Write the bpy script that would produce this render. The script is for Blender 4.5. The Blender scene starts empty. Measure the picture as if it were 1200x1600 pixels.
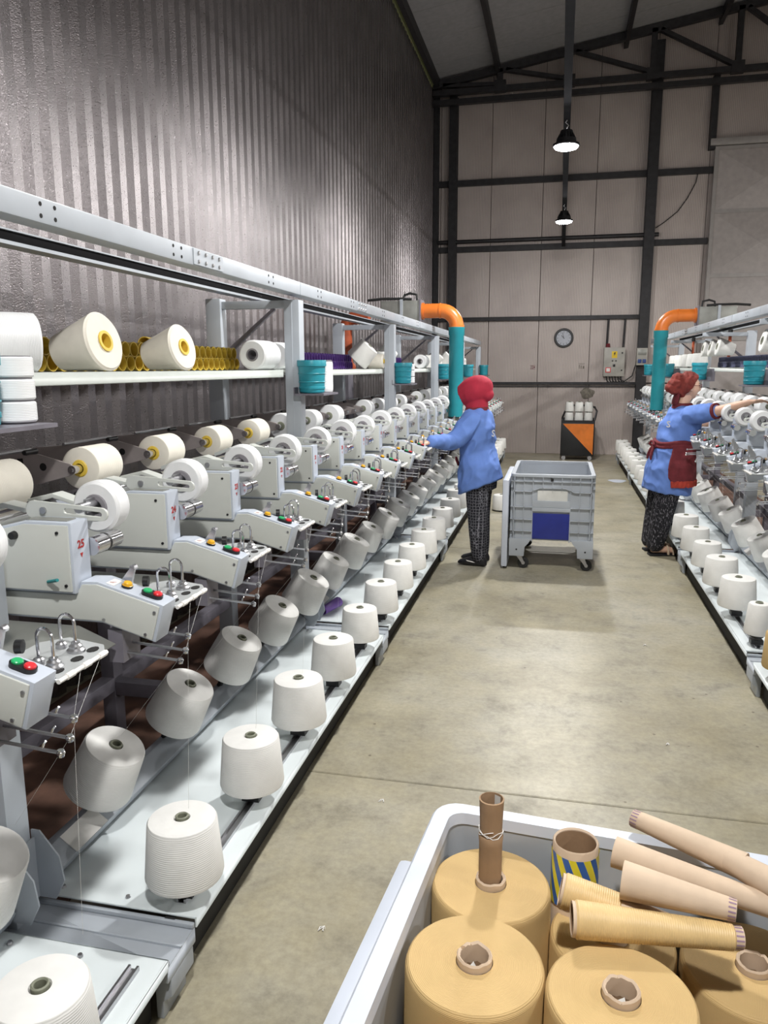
import bpy, bmesh, math, random
from mathutils import Vector, Matrix, noise
random.seed(7)
PI = math.pi
scene = bpy.context.scene
COL = scene.collection

# ------------------------------------------------------------------ camera
H = 1.62
PITCH, YAW, ROLL, FPX = 0.1857, 0.222, 0.0033, 1200.0
fw = Vector((-math.sin(YAW)*math.cos(PITCH), math.cos(YAW)*math.cos(PITCH), -math.sin(PITCH)))
rt = Vector((math.cos(YAW), math.sin(YAW), 0))
dn = fw.cross(rt)
rt2 = rt*math.cos(ROLL) + dn*math.sin(ROLL)
dn2 = -rt*math.sin(ROLL) + dn*math.cos(ROLL)
cam_d = bpy.data.cameras.new('camera'); cam = bpy.data.objects.new('camera', cam_d); COL.objects.link(cam)
m = Matrix.Identity(4)
for i in range(3):
    m[i][0] = rt2[i]; m[i][1] = -dn2[i]; m[i][2] = -fw[i]
m[0][3], m[1][3], m[2][3] = 0, 0, H
cam.matrix_world = m
cam_d.sensor_fit = 'VERTICAL'; cam_d.sensor_height = 36; cam_d.lens = FPX/1600*36
cam_d.clip_start = .05; cam_d.clip_end = 100
scene.camera = cam
scene.cycles.max_bounces = 7; scene.cycles.diffuse_bounces = 4; scene.cycles.glossy_bounces = 3

# ------------------------------------------------------------------ world, exposure
w = bpy.data.worlds.new('world'); scene.world = w; w.use_nodes = True
w.node_tree.nodes['Background'].inputs[0].default_value = (.75, .78, .85, 1)
w.node_tree.nodes['Background'].inputs[1].default_value = 0.05
vs = scene.view_settings
vs.view_transform = 'Standard'; vs.look = 'None'; vs.exposure = 0.25; vs.gamma = 1.0
vs.use_curve_mapping = False
LAMP_W = 60.0
LAMP_P = 75.0
LAMP_Z = 3.545
LAMP_Y = (.15, 3.8, 7.45, 11.1)

# ------------------------------------------------------------------ materials
MATS = {}
def new_mat(name):
    mt = bpy.data.materials.new(name); mt.use_nodes = True
    nt = mt.node_tree; b = nt.nodes['Principled BSDF']
    MATS[name] = mt
    return mt, nt, b
def node(nt, typ, **kw):
    n = nt.nodes.new(typ)
    for k, v in kw.items():
        if hasattr(n, k): setattr(n, k, v)
        else: n.inputs[k.replace('_', ' ')].default_value = v
    return n
def coords(nt, kind='Object'):
    return nt.nodes.new('ShaderNodeTexCoord').outputs[kind]
def ramp(nt, fac, stops):
    r = nt.nodes.new('ShaderNodeValToRGB')
    el = r.color_ramp.elements
    while len(el) < len(stops): el.new(.5)
    for e, (p, c) in zip(el, stops): e.position = p; e.color = (*c, 1)
    nt.links.new(fac, r.inputs[0]); return r.outputs[0]
def bump(nt, b, h, strength=.3, dist=.002):
    n = nt.nodes.new('ShaderNodeBump'); n.inputs['Strength'].default_value = strength; n.inputs['Distance'].default_value = dist
    nt.links.new(h, n.inputs['Height']); nt.links.new(n.outputs[0], b.inputs['Normal'])
def simple(name, col, rough=.5, metal=0., var=.08, scale=12., bmp=0., bscale=80., spec=None, coord='Object'):
    mt, nt, b = new_mat(name)
    co = coords(nt, coord)
    nz = node(nt, 'ShaderNodeTexNoise', Scale=scale, Detail=4.0); nt.links.new(co, nz.inputs['Vector'])
    lo = tuple(c*(1-var) for c in col); hi = tuple(min(1, c*(1+var)) for c in col)
    nt.links.new(ramp(nt, nz.outputs[0], [(.3, lo), (.7, hi)]), b.inputs['Base Color'])
    b.inputs['Roughness'].default_value = rough; b.inputs['Metallic'].default_value = metal
    if spec is not None: b.inputs['Specular IOR Level'].default_value = spec
    if bmp:
        n2 = node(nt, 'ShaderNodeTexNoise', Scale=bscale, Detail=2.0); nt.links.new(co, n2.inputs['Vector'])
        bump(nt, b, n2.outputs[0], bmp, .002)
    return mt
def yarn(name, col, rough=.8, freq=55., strength=.35, rings=False, var=.05, sheen=0.):
    mt, nt, b = new_mat(name)
    co = coords(nt)
    wv = node(nt, 'ShaderNodeTexWave', wave_type='BANDS', bands_direction='Z', Scale=freq, Distortion=1.6, Detail=2.0)
    wv.inputs['Detail Scale'].default_value = .6
    nt.links.new(co, wv.inputs['Vector'])
    h = wv.outputs['Fac']
    if rings:
        w2 = node(nt, 'ShaderNodeTexWave', wave_type='RINGS', rings_direction='Z', Scale=freq*.8, Distortion=1.4, Detail=2.0)
        nt.links.new(co, w2.inputs['Vector'])
        ad = node(nt, 'ShaderNodeMath', operation='ADD'); nt.links.new(h, ad.inputs[0]); nt.links.new(w2.outputs['Fac'], ad.inputs[1]); h = ad.outputs[0]
    nz = node(nt, 'ShaderNodeTexNoise', Scale=14., Detail=3.); nt.links.new(co, nz.inputs['Vector'])
    lo = tuple(c*(1-var) for c in col); hi = tuple(min(1, c*(1+var)) for c in col)
    nt.links.new(ramp(nt, nz.outputs[0], [(.3, lo), (.7, hi)]), b.inputs['Base Color'])
    b.inputs['Roughness'].default_value = rough
    b.inputs['Specular IOR Level'].default_value = .2 if rough > .6 else .5
    if sheen: b.inputs['Sheen Weight'].default_value = sheen
    bump(nt, b, h, strength, .0015)
    return mt
def emit(name, col, s):
    mt, nt, b = new_mat(name)
    b.inputs['Base Color'].default_value = (*col, 1)
    b.inputs['Emission Color'].default_value = (*col, 1); b.inputs['Emission Strength'].default_value = s
    return mt

# concrete floor
mt, nt, b = new_mat('concrete')
co = coords(nt, 'Object')
n1 = node(nt, 'ShaderNodeTexNoise', Scale=1.1, Detail=6., Roughness=.65); nt.links.new(co, n1.inputs['Vector'])
n2 = node(nt, 'ShaderNodeTexNoise', Scale=38., Detail=6., Roughness=.7); nt.links.new(co, n2.inputs['Vector'])
n3 = node(nt, 'ShaderNodeTexNoise', Scale=3.3, Detail=8., Roughness=.75); nt.links.new(co, n3.inputs['Vector'])
c1 = ramp(nt, n1.outputs[0], [(.3, (.26, .23, .155)), (.5, (.35, .32, .235)), (.7, (.42, .395, .32))])
mx = node(nt, 'ShaderNodeMixRGB', blend_type='MULTIPLY'); mx.inputs[0].default_value = .55
nt.links.new(c1, mx.inputs[1]); nt.links.new(ramp(nt, n2.outputs[0], [(.3, (.68, .68, .68)), (.62, (1.12, 1.12, 1.12))]), mx.inputs[2])
m2 = node(nt, 'ShaderNodeMixRGB', blend_type='MULTIPLY'); m2.inputs[0].default_value = .8
nt.links.new(mx.outputs[0], m2.inputs[1]); nt.links.new(ramp(nt, n3.outputs[0], [(.30, (.50, .50, .52)), (.46, (.96, .96, .96)), (.62, (1.12, 1.1, 1.04))]), m2.inputs[2])
vo = node(nt, 'ShaderNodeTexVoronoi', Scale=7.); nt.links.new(co, vo.inputs['Vector'])
m3 = node(nt, 'ShaderNodeMixRGB', blend_type='MULTIPLY'); m3.inputs[0].default_value = 1
nt.links.new(m2.outputs[0], m3.inputs[1]); nt.links.new(ramp(nt, vo.outputs['Distance'], [(.03, (.45, .42, .4)), (.06, (1, 1, 1))]), m3.inputs[2])
nt.links.new(m3.outputs[0], b.inputs['Base Color'])
nt.links.new(ramp(nt, n3.outputs[0], [(.3, (.5, .5, .5)), (.7, (.36, .36, .36))]), b.inputs['Roughness'])
bump(nt, b, n2.outputs[0], .12, .002)

simple('dark_joint', (.03, .028, .025), .9)
simple('brown_board', (.16, .085, .06), .75, var=.5, scale=5., bmp=.3)
# galvanised embossed corrugated sheet
mt, nt, b = new_mat('galvanised')
co = coords(nt)
n1 = node(nt, 'ShaderNodeTexNoise', Scale=160., Detail=2.); nt.links.new(co, n1.inputs['Vector'])
n2 = node(nt, 'ShaderNodeTexNoise', Scale=2.5, Detail=5.); nt.links.new(co, n2.inputs['Vector'])
nt.links.new(ramp(nt, n2.outputs[0], [(.3, (.215, .198, .203)), (.7, (.295, .272, .278))]), b.inputs['Base Color'])
b.inputs['Metallic'].default_value = .88
nt.links.new(ramp(nt, n1.outputs[0], [(.3, (.26, .26, .26)), (.7, (.42, .42, .42))]), b.inputs['Roughness'])
bump(nt, b, n1.outputs[0], .55, .003)
simple('flashing', (.30, .32, .16), .6, .2)
# sandwich panels of the end wall: fine vertical micro ribs
mt, nt, b = new_mat('panel_skin')
co = coords(nt)
wv = node(nt, 'ShaderNodeTexWave', wave_type='BANDS', bands_direction='X', Scale=11., Distortion=.2); nt.links.new(co, wv.inputs['Vector'])
n2 = node(nt, 'ShaderNodeTexNoise', Scale=1.6, Detail=6.); nt.links.new(co, n2.inputs['Vector'])
cc = ramp(nt, n2.outputs[0], [(.3, (.50, .43, .405)), (.7, (.62, .545, .51))])
mx = node(nt, 'ShaderNodeMixRGB', blend_type='MULTIPLY'); mx.inputs[0].default_value = .35
nt.links.new(cc, mx.inputs[1]); nt.links.new(wv.outputs['Color'], mx.inputs[2]); nt.links.new(mx.outputs[0], b.inputs['Base Color'])
b.inputs['Roughness'].default_value = .38; b.inputs['Metallic'].default_value = .12
n4 = node(nt, 'ShaderNodeTexNoise', Scale=45., Detail=2.); nt.links.new(co, n4.inputs['Vector'])
ad = node(nt, 'ShaderNodeMath', operation='ADD'); nt.links.new(wv.outputs['Fac'], ad.inputs[0]); nt.links.new(n4.outputs[0], ad.inputs[1])
bump(nt, b, ad.outputs[0], .35, .006)
simple('roof_sheet', (.42, .42, .44), .55, .3, bmp=.1)
simple('dark_steel', (.028, .027, .03), .5, .3, var=.25)
simple('door_sheet', (.40, .365, .355), .5, .1)
simple('door_frame', (.34, .32, .31), .5, .2)
# machine paints and metals
simple('cream_paint', (.60, .62, .585), .38, var=.03, scale=4)
simple('blue_grey_paint', (.50, .545, .62), .38, var=.04, scale=4)
simple('frame_paint', (.42, .455, .50), .42, var=.06, scale=6)
simple('frame_dark', (.17, .16, .19), .5, var=.15)
simple('platform_white', (.66, .715, .73), .3, var=.05, scale=3)
simple('shelf_paint', (.50, .53, .50), .45, var=.04)
simple('sheet_grey', (.27, .275, .255), .35, .35, var=.1)
simple('chrome', (.72, .72, .74), .16, 1., var=.04)
simple('steel', (.50, .50, .52), .32, 1., var=.08)
simple('cradle_steel', (.42, .375, .365), .42, .45, var=.1)
simple('cast_plate', (.52, .54, .545), .38, .35, var=.06)
simple('black_plastic', (.012, .012, .013), .4)
simple('black_rubber', (.02, .02, .02), .75)
simple('hole_dark', (.012, .011, .011), .9)
simple('red_print', (.42, .03, .03), .7)
simple('sticker_white', (.80, .78, .75), .5)
simple('button_yellow', (.80, .42, .02), .3)
simple('button_green', (.02, .38, .13), .3)
simple('button_red', (.70, .03, .04), .3)
simple('tape_teal', (.02, .25, .26), .5)
simple('tray_black', (.012, .012, .013), .9, spec=.05)
# yarns and tubes
yarn('yarn_white', (.78, .775, .75))
yarn('yarn_cream', (.80, .76, .67), strength=.2)
yarn('yarn_gloss', (.83, .84, .85), rough=.38, freq=80, strength=.25)
yarn('yarn_gold', (.53, .37, .17), rough=.65, freq=150, strength=.3, rings=True)
yarn('yarn_gold_tube', (.66, .47, .22), rough=.45, freq=90, strength=.4, var=.12)
simple('core_olive', (.22, .23, .17), .6)
simple('core_grey', (.24, .23, .25), .5, .2)
simple('plastic_yellow', (.75, .53, .07), .42, var=.12)
simple('plastic_purple', (.19, .085, .42), .4, var=.12)
simple('plastic_slate', (.16, .17, .28), .5, var=.15)
simple('plastic_teal', (.018, .26, .33), .38, var=.1)
simple('pvc_teal', (.02, .27, .32), .32, var=.06)
simple('pvc_orange', (.72, .19, .03), .32, var=.06)
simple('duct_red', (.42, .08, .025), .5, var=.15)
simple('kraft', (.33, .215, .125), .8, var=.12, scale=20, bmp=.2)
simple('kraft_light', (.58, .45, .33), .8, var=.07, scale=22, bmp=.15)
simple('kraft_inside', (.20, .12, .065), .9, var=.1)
simple('stripe_violet', (.30, .20, .28), .8)
simple('tape_blue', (.04, .14, .48), .4)
simple('tape_yellow', (.80, .72, .05), .4)
simple('plastic_grey', (.40, .43, .47), .42, var=.05, scale=5)
simple('plastic_grey_pale', (.56, .60, .68), .38, var=.05, scale=5)
simple('panel_navy', (.018, .03, .24), .35, var=.1)
simple('paper', (.66, .66, .63), .8)
simple('cart_black', (.012, .012, .014), .4)
simple('cart_orange', (.75, .20, .025), .4)
simple('elec_grey', (.40, .385, .35), .45)
simple('sign_yellow', (.80, .55, .02), .5)
simple('socket_blue', (.03, .07, .25), .4)
simple('clock_face', (.42, .44, .50), .35)
simple('stain_grey', (.20, .18, .15), .9, var=.4, scale=20)
# people
simple('cloth_blue', (.135, .245, .62), .85, var=.1, scale=9, bmp=.15, bscale=160)
simple('cloth_maroon', (.16, .022, .03), .9, var=.2, scale=20, bmp=.3)
simple('cloth_red', (.42, .018, .045), .8, var=.12, scale=14, bmp=.2)
simple('cloth_rust', (.20, .03, .022), .85, var=.3, scale=26, bmp=.4)
simple('cloth_coral', (.45, .05, .03), .85, var=.2, scale=26)
simple('skin', (.70, .44, .32), .5, var=.06, scale=30)
simple('hair_dark', (.02, .014, .012), .5)
simple('lip', (.40, .13, .11), .5)
simple('shoe_black', (.012, .012, .016), .45)
simple('sandal_beige', (.55, .42, .30), .7)
mt, nt, b = new_mat('trouser_lattice')
co = coords(nt)
vo = node(nt, 'ShaderNodeTexVoronoi', feature='DISTANCE_TO_EDGE', Scale=42.); vo.inputs['Randomness'].default_value = .35
nt.links.new(co, vo.inputs['Vector'])
nt.links.new(ramp(nt, vo.outputs['Distance'], [(.03, (.20, .20, .23)), (.08, (.012, .012, .018))]), b.inputs['Base Color']); b.inputs['Roughness'].default_value = .9
mt, nt, b = new_mat('trouser_stripe')
co = coords(nt)
n1 = node(nt, 'ShaderNodeTexNoise', Scale=130., Detail=2.)
mp = node(nt, 'ShaderNodeMapping'); mp.inputs['Scale'].default_value = (1, 1, .35)
nt.links.new(co, mp.inputs[0]); nt.links.new(mp.outputs[0], n1.inputs['Vector'])
nt.links.new(ramp(nt, n1.outputs[0], [(.56, (.010, .010, .014)), (.66, (.22, .21, .24))]), b.inputs['Base Color']); b.inputs['Roughness'].default_value = .9
emit('led', (1, 1, 1), 30.)
simple('lamp_black', (.012, .012, .014), .5, .4)
simple('rail_matte', (.035, .035, .038), 1., spec=0.)

# ------------------------------------------------------------------ mesh building
class MB:
    def __init__(s): s.v = []; s.f = []
    def add(s, vs_, fs_):
        o = len(s.v); s.v += [tuple(p) for p in vs_]; s.f += [tuple(i+o for i in f) for f in fs_]; return s
    def box(s, x0, x1, y0, y1, z0, z1):
        return s.add([(x0,y0,z0),(x1,y0,z0),(x1,y1,z0),(x0,y1,z0),(x0,y0,z1),(x1,y0,z1),(x1,y1,z1),(x0,y1,z1)],
              [(0,3,2,1),(4,5,6,7),(0,1,5,4),(1,2,6,5),(2,3,7,6),(3,0,4,7)])
    def prism(s, prof, y0, y1, plane='xz'):
        n = len(prof)
        mk = {'xz': lambda a, b, c: (a, c, b), 'yz': lambda a, b, c: (c, a, b), 'xy': lambda a, b, c: (a, b, c)}[plane]
        return s.add([mk(a, b, y0) for a, b in prof] + [mk(a, b, y1) for a, b in prof],
              [tuple(range(n)), tuple(range(2*n-1, n-1, -1))] + [(i, (i+1) % n, n+(i+1) % n, n+i) for i in range(n)])
    def ringprism(s, outer, inner, y0, y1):
        n = len(outer)
        vs_ = [(a, y0, b) for a, b in outer]+[(a, y0, b) for a, b in inner]+[(a, y1, b) for a, b in outer]+[(a, y1, b) for a, b in inner]
        fs_ = []
        for i in range(n):
            j = (i+1) % n
            fs_ += [(i, j, n+j, n+i), (2*n+i, 3*n+i, 3*n+j, 2*n+j), (i, 2*n+i, 2*n+j, j), (n+i, n+j, 3*n+j, 3*n+i)]
        return s.add(vs_, fs_)
    def lathe(s, prof, seg=24, mat=None):
        vs_, fs_ = [], []
        n = len(prof)
        for k in range(seg):
            a = 2*PI*k/seg
            for r, h in prof: vs_.append(Vector((r*math.cos(a), r*math.sin(a), h)))
        for k in range(seg):
            k2 = (k+1) % seg
            for i in range(n-1): fs_.append((k*n+i, k2*n+i, k2*n+i+1, k*n+i+1))
        if mat is not None: vs_ = [mat @ p for p in vs_]
        return s.add(vs_, fs_)
    def cyl(s, p0, p1, r, r1=None, seg=14, cap=True):
        p0 = Vector(p0); p1 = Vector(p1); d = p1-p0; L = d.length
        mt_ = Matrix.Translation(p0) @ d.to_track_quat('Z', 'Y').to_matrix().to_4x4()
        r1 = r if r1 is None else r1
        pr = [(r, 0), (r1, L)]
        if cap: pr = [(1e-5, 0)] + pr + [(1e-5, L)]
        return s.lathe(pr, seg, mt_)
    def tube(s, pts, rad, seg=8, closed=False):
        pts = [Vector(p) for p in pts]; n = len(pts)
        if not hasattr(rad, '__len__'): rad = [rad]*n
        up = None; vs_ = []
        for i, p in enumerate(pts):
            a = pts[i-1] if (i or closed) else p
            c = pts[(i+1) % n] if (i < n-1 or closed) else p
            t = (c-a).normalized()
            if up is None:
                up = t.orthogonal().normalized()
            up = (up - t*up.dot(t)); up = up.normalized() if up.length > 1e-6 else t.orthogonal().normalized()
            sd = t.cross(up)
            for k in range(seg):
                an = 2*PI*k/seg; vs_.append(p + (up*math.cos(an)+sd*math.sin(an))*rad[i])
        fs_ = []
        for i in range(n if closed else n-1):
            j = (i+1) % n
            for k in range(seg):
                k2 = (k+1) % seg; fs_.append((i*seg+k, i*seg+k2, j*seg+k2, j*seg+k))
        if not closed: fs_ += [tuple(range(seg-1, -1, -1)), tuple((n-1)*seg+k for k in range(seg))]
        return s.add(vs_, fs_)
    def ball(s, c, r, seg=10, sc=(1, 1, 1)):
        n = max(4, seg//2); pr = [(max(1e-5, r*math.sin(PI*i/n)), -r*math.cos(PI*i/n)) for i in range(n+1)]
        return s.lathe(pr, seg, Matrix.Translation(Vector(c)) @ Matrix.Diagonal((*sc, 1)))
    def loft(s, rings, cap=True, grid=None):
        n = len(rings[0]); vs_ = [p for r in rings for p in r]; fs_ = []
        for i in range(len(rings)-1):
            for k in range(n):
                k2 = (k+1) % n; fs_.append((i*n+k, i*n+k2, (i+1)*n+k2, (i+1)*n+k))
        if cap: fs_ += [tuple(range(n-1, -1, -1)), tuple((len(rings)-1)*n+k for k in range(n))]
        return s.add(vs_, fs_)
    def mesh(s, name, mat, smooth=35, bevel=0., bseg=2, recalc=True, weld=True):
        me = bpy.data.meshes.new(name)
        bm = bmesh.new()
        vs_ = [bm.verts.new(p) for p in s.v]
        for f in s.f:
            try: bm.faces.new([vs_[i] for i in f])
            except ValueError: pass
        if weld: bmesh.ops.remove_doubles(bm, verts=bm.verts, dist=2e-5)
        if recalc: bmesh.ops.recalc_face_normals(bm, faces=bm.faces)
        if bevel:
            ed = [e for e in bm.edges if len(e.link_faces) == 2 and e.calc_face_angle(0) > .5]
            bmesh.ops.bevel(bm, geom=ed, offset=bevel, segments=bseg, profile=.6, affect='EDGES', clamp_overlap=True)
        bm.to_mesh(me); bm.free()
        me.materials.append(MATS[mat])
        if smooth:
            me.polygons.foreach_set('use_smooth', [True]*len(me.polygons))
            me.set_sharp_from_angle(angle=math.radians(smooth))
        me.update()
        return me

def stadium(x0, x1, zc0, zc1, r0, r1, n=8):
    pts = []
    for i in range(n+1):
        a = -PI/2 + PI*i/n; pts.append((x1 + r1*math.cos(a), zc1 + r1*math.sin(a)))
    for i in range(n+1):
        a = PI/2 + PI*i/n; pts.append((x0 + r0*math.cos(a), zc0 + r0*math.sin(a)))
    return pts

def link(name, data, parent=None, loc=None, rot=None, sc=None):
    o = bpy.data.objects.new(name, data); COL.objects.link(o)
    if parent is not None: o.parent = parent
    if loc is not None: o.location = loc
    if rot is not None: o.rotation_euler = rot
    if sc is not None: o.scale = sc if hasattr(sc, '__len__') else (sc, sc, sc)
    return o
def tag(o, label, cat, group=None):
    o['label'] = label; o['category'] = cat
    if group: o['group'] = group
    return o
def thing(name, label, cat, loc=(0, 0, 0), rot=(0, 0, 0), group=None, sc=None):
    return tag(link(name, None, None, loc, rot, sc), label, cat, group)
def struct(o): o['kind'] = 'structure'; return o
def part(name, mb, mat, parent, loc=None, rot=None, **kw):
    return link(name, mb.mesh(name, mat, **kw), parent, loc, rot)
def text_mesh(txt, size, mat, name='print', extrude=0.0004, bold=0.):
    cu = bpy.data.curves.new('t', 'FONT'); cu.body = txt; cu.size = size; cu.align_x = 'CENTER'; cu.align_y = 'CENTER'
    cu.extrude = extrude; cu.resolution_u = 2; cu.offset = bold
    o = bpy.data.objects.new('t', cu); COL.objects.link(o)
    bpy.context.view_layer.update()
    me = bpy.data.meshes.new_from_object(o.evaluated_get(bpy.context.evaluated_depsgraph_get()))
    bpy.data.objects.remove(o); bpy.data.curves.remove(cu)
    me.materials.clear(); me.materials.append(MATS[mat]); me.name = name
    return me
ORD = ['first','second','third','fourth','fifth','sixth','seventh','eighth','ninth','tenth','eleventh','twelfth','thirteenth','fourteenth','fifteenth','sixteenth','seventeenth','eighteenth','nineteenth','twentieth',
 'twenty-first','twenty-second','twenty-third','twenty-fourth','twenty-fifth','twenty-sixth','twenty-seventh','twenty-eighth','twenty-ninth','thirtieth']

# ================================================================== THE ROOM
WX, WY, RX, FY = -2.40, 14.95, 8.0, -5.0
EAVE, SLOPE = 6.55, .155
def roof_z(x): return EAVE + (x-WX)*SLOPE
# floor: base with concrete slabs and open joints
fl = struct(part('floor', MB().box(WX-.3, RX+.3, FY-.3, WY+.3, -.2, -.02), 'dark_joint', None))
ys = [FY-.3, -1.3, 2.755, 6.82, 10.88, WY+.3]
for a, c in zip(ys[:-1], ys[1:]):
    part('slab', MB().box(WX-.3, RX+.3, a+.003, c-.003, -.019, 0), 'concrete', fl, bevel=.004, bseg=1)
part('board', MB().box(WX+.03, -1.42, -1, 13.6, 0.0005, .004), 'brown_board', fl)
part('board', MB().box(1.52, 2.5, 1, 13.6, 0.0005, .004), 'brown_board', fl)

# left wall: corrugated sheets, seven ribs each
wl = struct(part('wall_left', MB().box(WX-.25, WX-.07, FY, WY, 0, EAVE+.2), 'dark_steel', None))
P = .148
def corr_sheet(nr):
    pr = []
    for i in range(nr):
        y = i*P
        pr += [(y, 0), (y+.032, .042), (y+.096, .042), (y+.128, 0)]
    pr.append((nr*P+.012, 0))
    b_ = MB(); n = len(pr); zs = [0, EAVE]
    b_.add([(x, y, z) for z in zs for y, x in pr], [(i, i+1, n+i+1, n+i) for i in range(n-1)])
    b_.add([(x-.004, y, z) for z in zs for y, x in pr], [(i, n+i, n+i+1, i+1) for i in range(n-1)])
    return b_.mesh('sheet', 'galvanised', smooth=0, recalc=False, weld=False)
sh = corr_sheet(7); y = FY; i = 0
while y < WY-.1:
    o = link('sheet', sh, wl, (WX-.035 - (.0 if i % 2 else .003), y, 0)); y += 7*P; i += 1
part('eave_flashing', MB().prism([(WX-.03, EAVE-.05), (WX+.02, EAVE-.05), (WX+.05, EAVE+.0), (WX-.03, EAVE+.03)], FY, WY), 'flashing', wl)
for k in range(7):   # joint screws strip: perforated seam beads
    yy = FY + 7*P*(k+7) + .105
    b_ = MB()
    for q in range(70): b_.box(-.002, .001, -.006, .006, .3+q*.04, .315+q*.04)
    part('seam_perforation', b_, 'sheet_grey', wl, (WX-.034, yy, 0), smooth=0)['kind'] = 'stuff'

# end wall: sandwich panels behind steel columns and girts
wb = struct(part('wall_back', MB().box(WX-.2, RX, WY+.06, WY+.2, 0, 8.2), 'dark_steel', None))
PWX = .93
xs = [-1.341 + PWX*i for i in range(-2, 10)]
pm_hi = MB().box(.004, PWX-.004, 0, .06, 1.335, 8.1).mesh('panel', 'panel_skin', bevel=.004, bseg=1)
pm_lo = MB().box(.004, PWX-.004, .004, .06, 0, 1.315).mesh('panel', 'panel_skin', bevel=.004, bseg=1)
for x in xs:
    link('panel', pm_hi, wb, (x, WY, 0)); link('panel', pm_lo, wb, (x+.02, WY, 0))
tr = struct(link('trim_1', None, None, (0, 0, 0)))
def steel(name, b_): return part(name, b_, 'dark_steel', tr)
for z, t, x1 in ((4.93, .05, 2.45), (3.77, .05, 2.42), (2.51, .035, 1.45), (1.325, .022, 1.45)):
    steel('girt', MB().box(WX, x1, WY-.09, WY+.0, z-t, z+t))
steel('conduit', MB().cyl((-2.3, WY-.13, 3.90), (1.6, WY-.13, 3.90), .035))
steel('wall_strip', MB().box(-2.3, 1.45, WY-.03, WY, 1.255, 1.27))
for x, w_, z1 in ((-2.03, .07, 6.4), (1.44, .085, 7.0)):
    steel('column', MB().box(x-w_, x+w_, WY-.2, WY-.17, 0, z1).box(x-w_, x+w_, WY-.03, WY, 0, z1).box(x-.012, x+.012, WY-.17, WY-.03, 0, z1))
steel('column', MB().box(-2.4, -2.3, WY-.1, WY, 0, 6.6))
steel('column', MB().box(2.33, 2.43, WY-.16, WY, 5.25, 6.4))
# truss in front of the end wall
TY = 14.62
def bar(name, x0, z0, x1, z1, t=.05):
    d = Vector((x1-x0, 0, z1-z0)).normalized(); n = Vector((-d.z, 0, d.x))*t
    p = [(x0-n.x, z0-n.z), (x1-n.x, z1-n.z), (x1+n.x, z1+n.z), (x0+n.x, z0+n.z)]
    return steel(name, MB().prism(p, TY-.05, TY+.05))
bar('truss_chord', -2.38, 6.23, 7.9, 6.25, .045)
bar('truss_chord', -2.38, 6.39, 7.9, 6.41, .045)
tz = lambda x: 6.56+.162*(x+2.11)
bar('truss_chord', -2.38, tz(-2.38), 7.9, tz(7.9), .06)
nodes_x = [-1.2, -.03, 1.33, 2.65, 3.9, 5.2, 6.5]
for i, x in enumerate(nodes_x):
    bar('truss_post', x, 6.4, x, tz(x), .045)
    steel('gusset', MB().box(x-.1, x+.1, TY-.06, TY+.06, 6.34, 6.52))
    px = nodes_x[i-1] if i else -2.3
    bar('truss_diagonal', px+.1, tz(px)-.02, x-.05, 6.47, .03)
# roof: sheets over purlins
rf = struct(part('ceiling', MB().prism([(WX-.3, roof_z(WX-.3)+.1), (RX, roof_z(RX)+.1), (RX, roof_z(RX)+.2), (WX-.3, roof_z(WX-.3)+.2)], FY, WY+.2), 'dark_steel', None))
yy = FY
while yy < WY:
    part('roof_sheet', MB().prism([(WX-.3, roof_z(WX-.3)+.07), (RX, roof_z(RX)+.07), (RX, roof_z(RX)+.1), (WX-.3, roof_z(WX-.3)+.1)], yy+.004, yy+.996), 'roof_sheet', rf, smooth=0); yy += 1.0
for x in (-2.3, -1.24, .9, 2.4, 3.9, 5.4, 6.9):
    part('purlin', MB().prism([(x-.035, roof_z(x)-.09), (x+.035, roof_z(x)-.08), (x+.035, roof_z(x)+.075), (x-.035, roof_z(x)+.065)], FY, WY), 'dark_steel', rf)
for yk in (8.6, 2.6):
    part('rafter', MB().prism([(WX, roof_z(WX)-.24), (RX, roof_z(RX)-.24), (RX, roof_z(RX)-.08), (WX, roof_z(WX)-.08)], yk-.06, yk+.06), 'dark_steel', rf)
# sliding door in the end wall
dr = struct(link('door_1', None, None, (0, 0, 0)))
DX0, DX1 = 2.46, 5.6
part('door_track', MB().box(2.34, 6.2, WY-.2, WY-.06, 5.29, 5.4), 'door_frame', dr, bevel=.01)
zb = [.03, 1.05, 2.1, 3.17, 4.23, 5.25]
for i in range(5):
    for x in (DX0, DX0+1.57):
        z0, z1 = zb[i]+.03, zb[i+1]-.03; x0, x1 = x+.03, x+1.54; yb = WY-.13
        xm, zm = (x0+x1)/2, (z0+z1)/2
        b_ = MB().add([(x0, yb, z0), (x1, yb, z0), (x1, yb, z1), (x0, yb, z1), (xm, yb-.045, zm)], [(0, 1, 4), (1, 2, 4), (2, 3, 4), (3, 0, 4)])
        b_.add([(x0, yb+.03, z0), (x1, yb+.03, z0), (x1, yb+.03, z1), (x0, yb+.03, z1)], [(0, 3, 2, 1)])
        part('door_panel', b_, 'door_sheet', dr, smooth=0)
for z in zb: part('door_rail', MB().box(DX0, DX1, WY-.15, WY-.1, z-.03, z+.03), 'door_frame', dr)
for x in (DX0, DX0+1.57, DX1): part('door_stile', MB().box(x-.03, x+.03, WY-.152, WY-.1, .03, 5.28), 'door_frame', dr)
# the rest of the hall shell
struct(part('wall_right', MB().box(RX, RX+.15, FY, WY, 0, 8.2), 'panel_skin', None))
struct(part('wall_front', MB().box(WX-.2, RX, FY-.15, FY, 0, 8.2), 'panel_skin', None))

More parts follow.
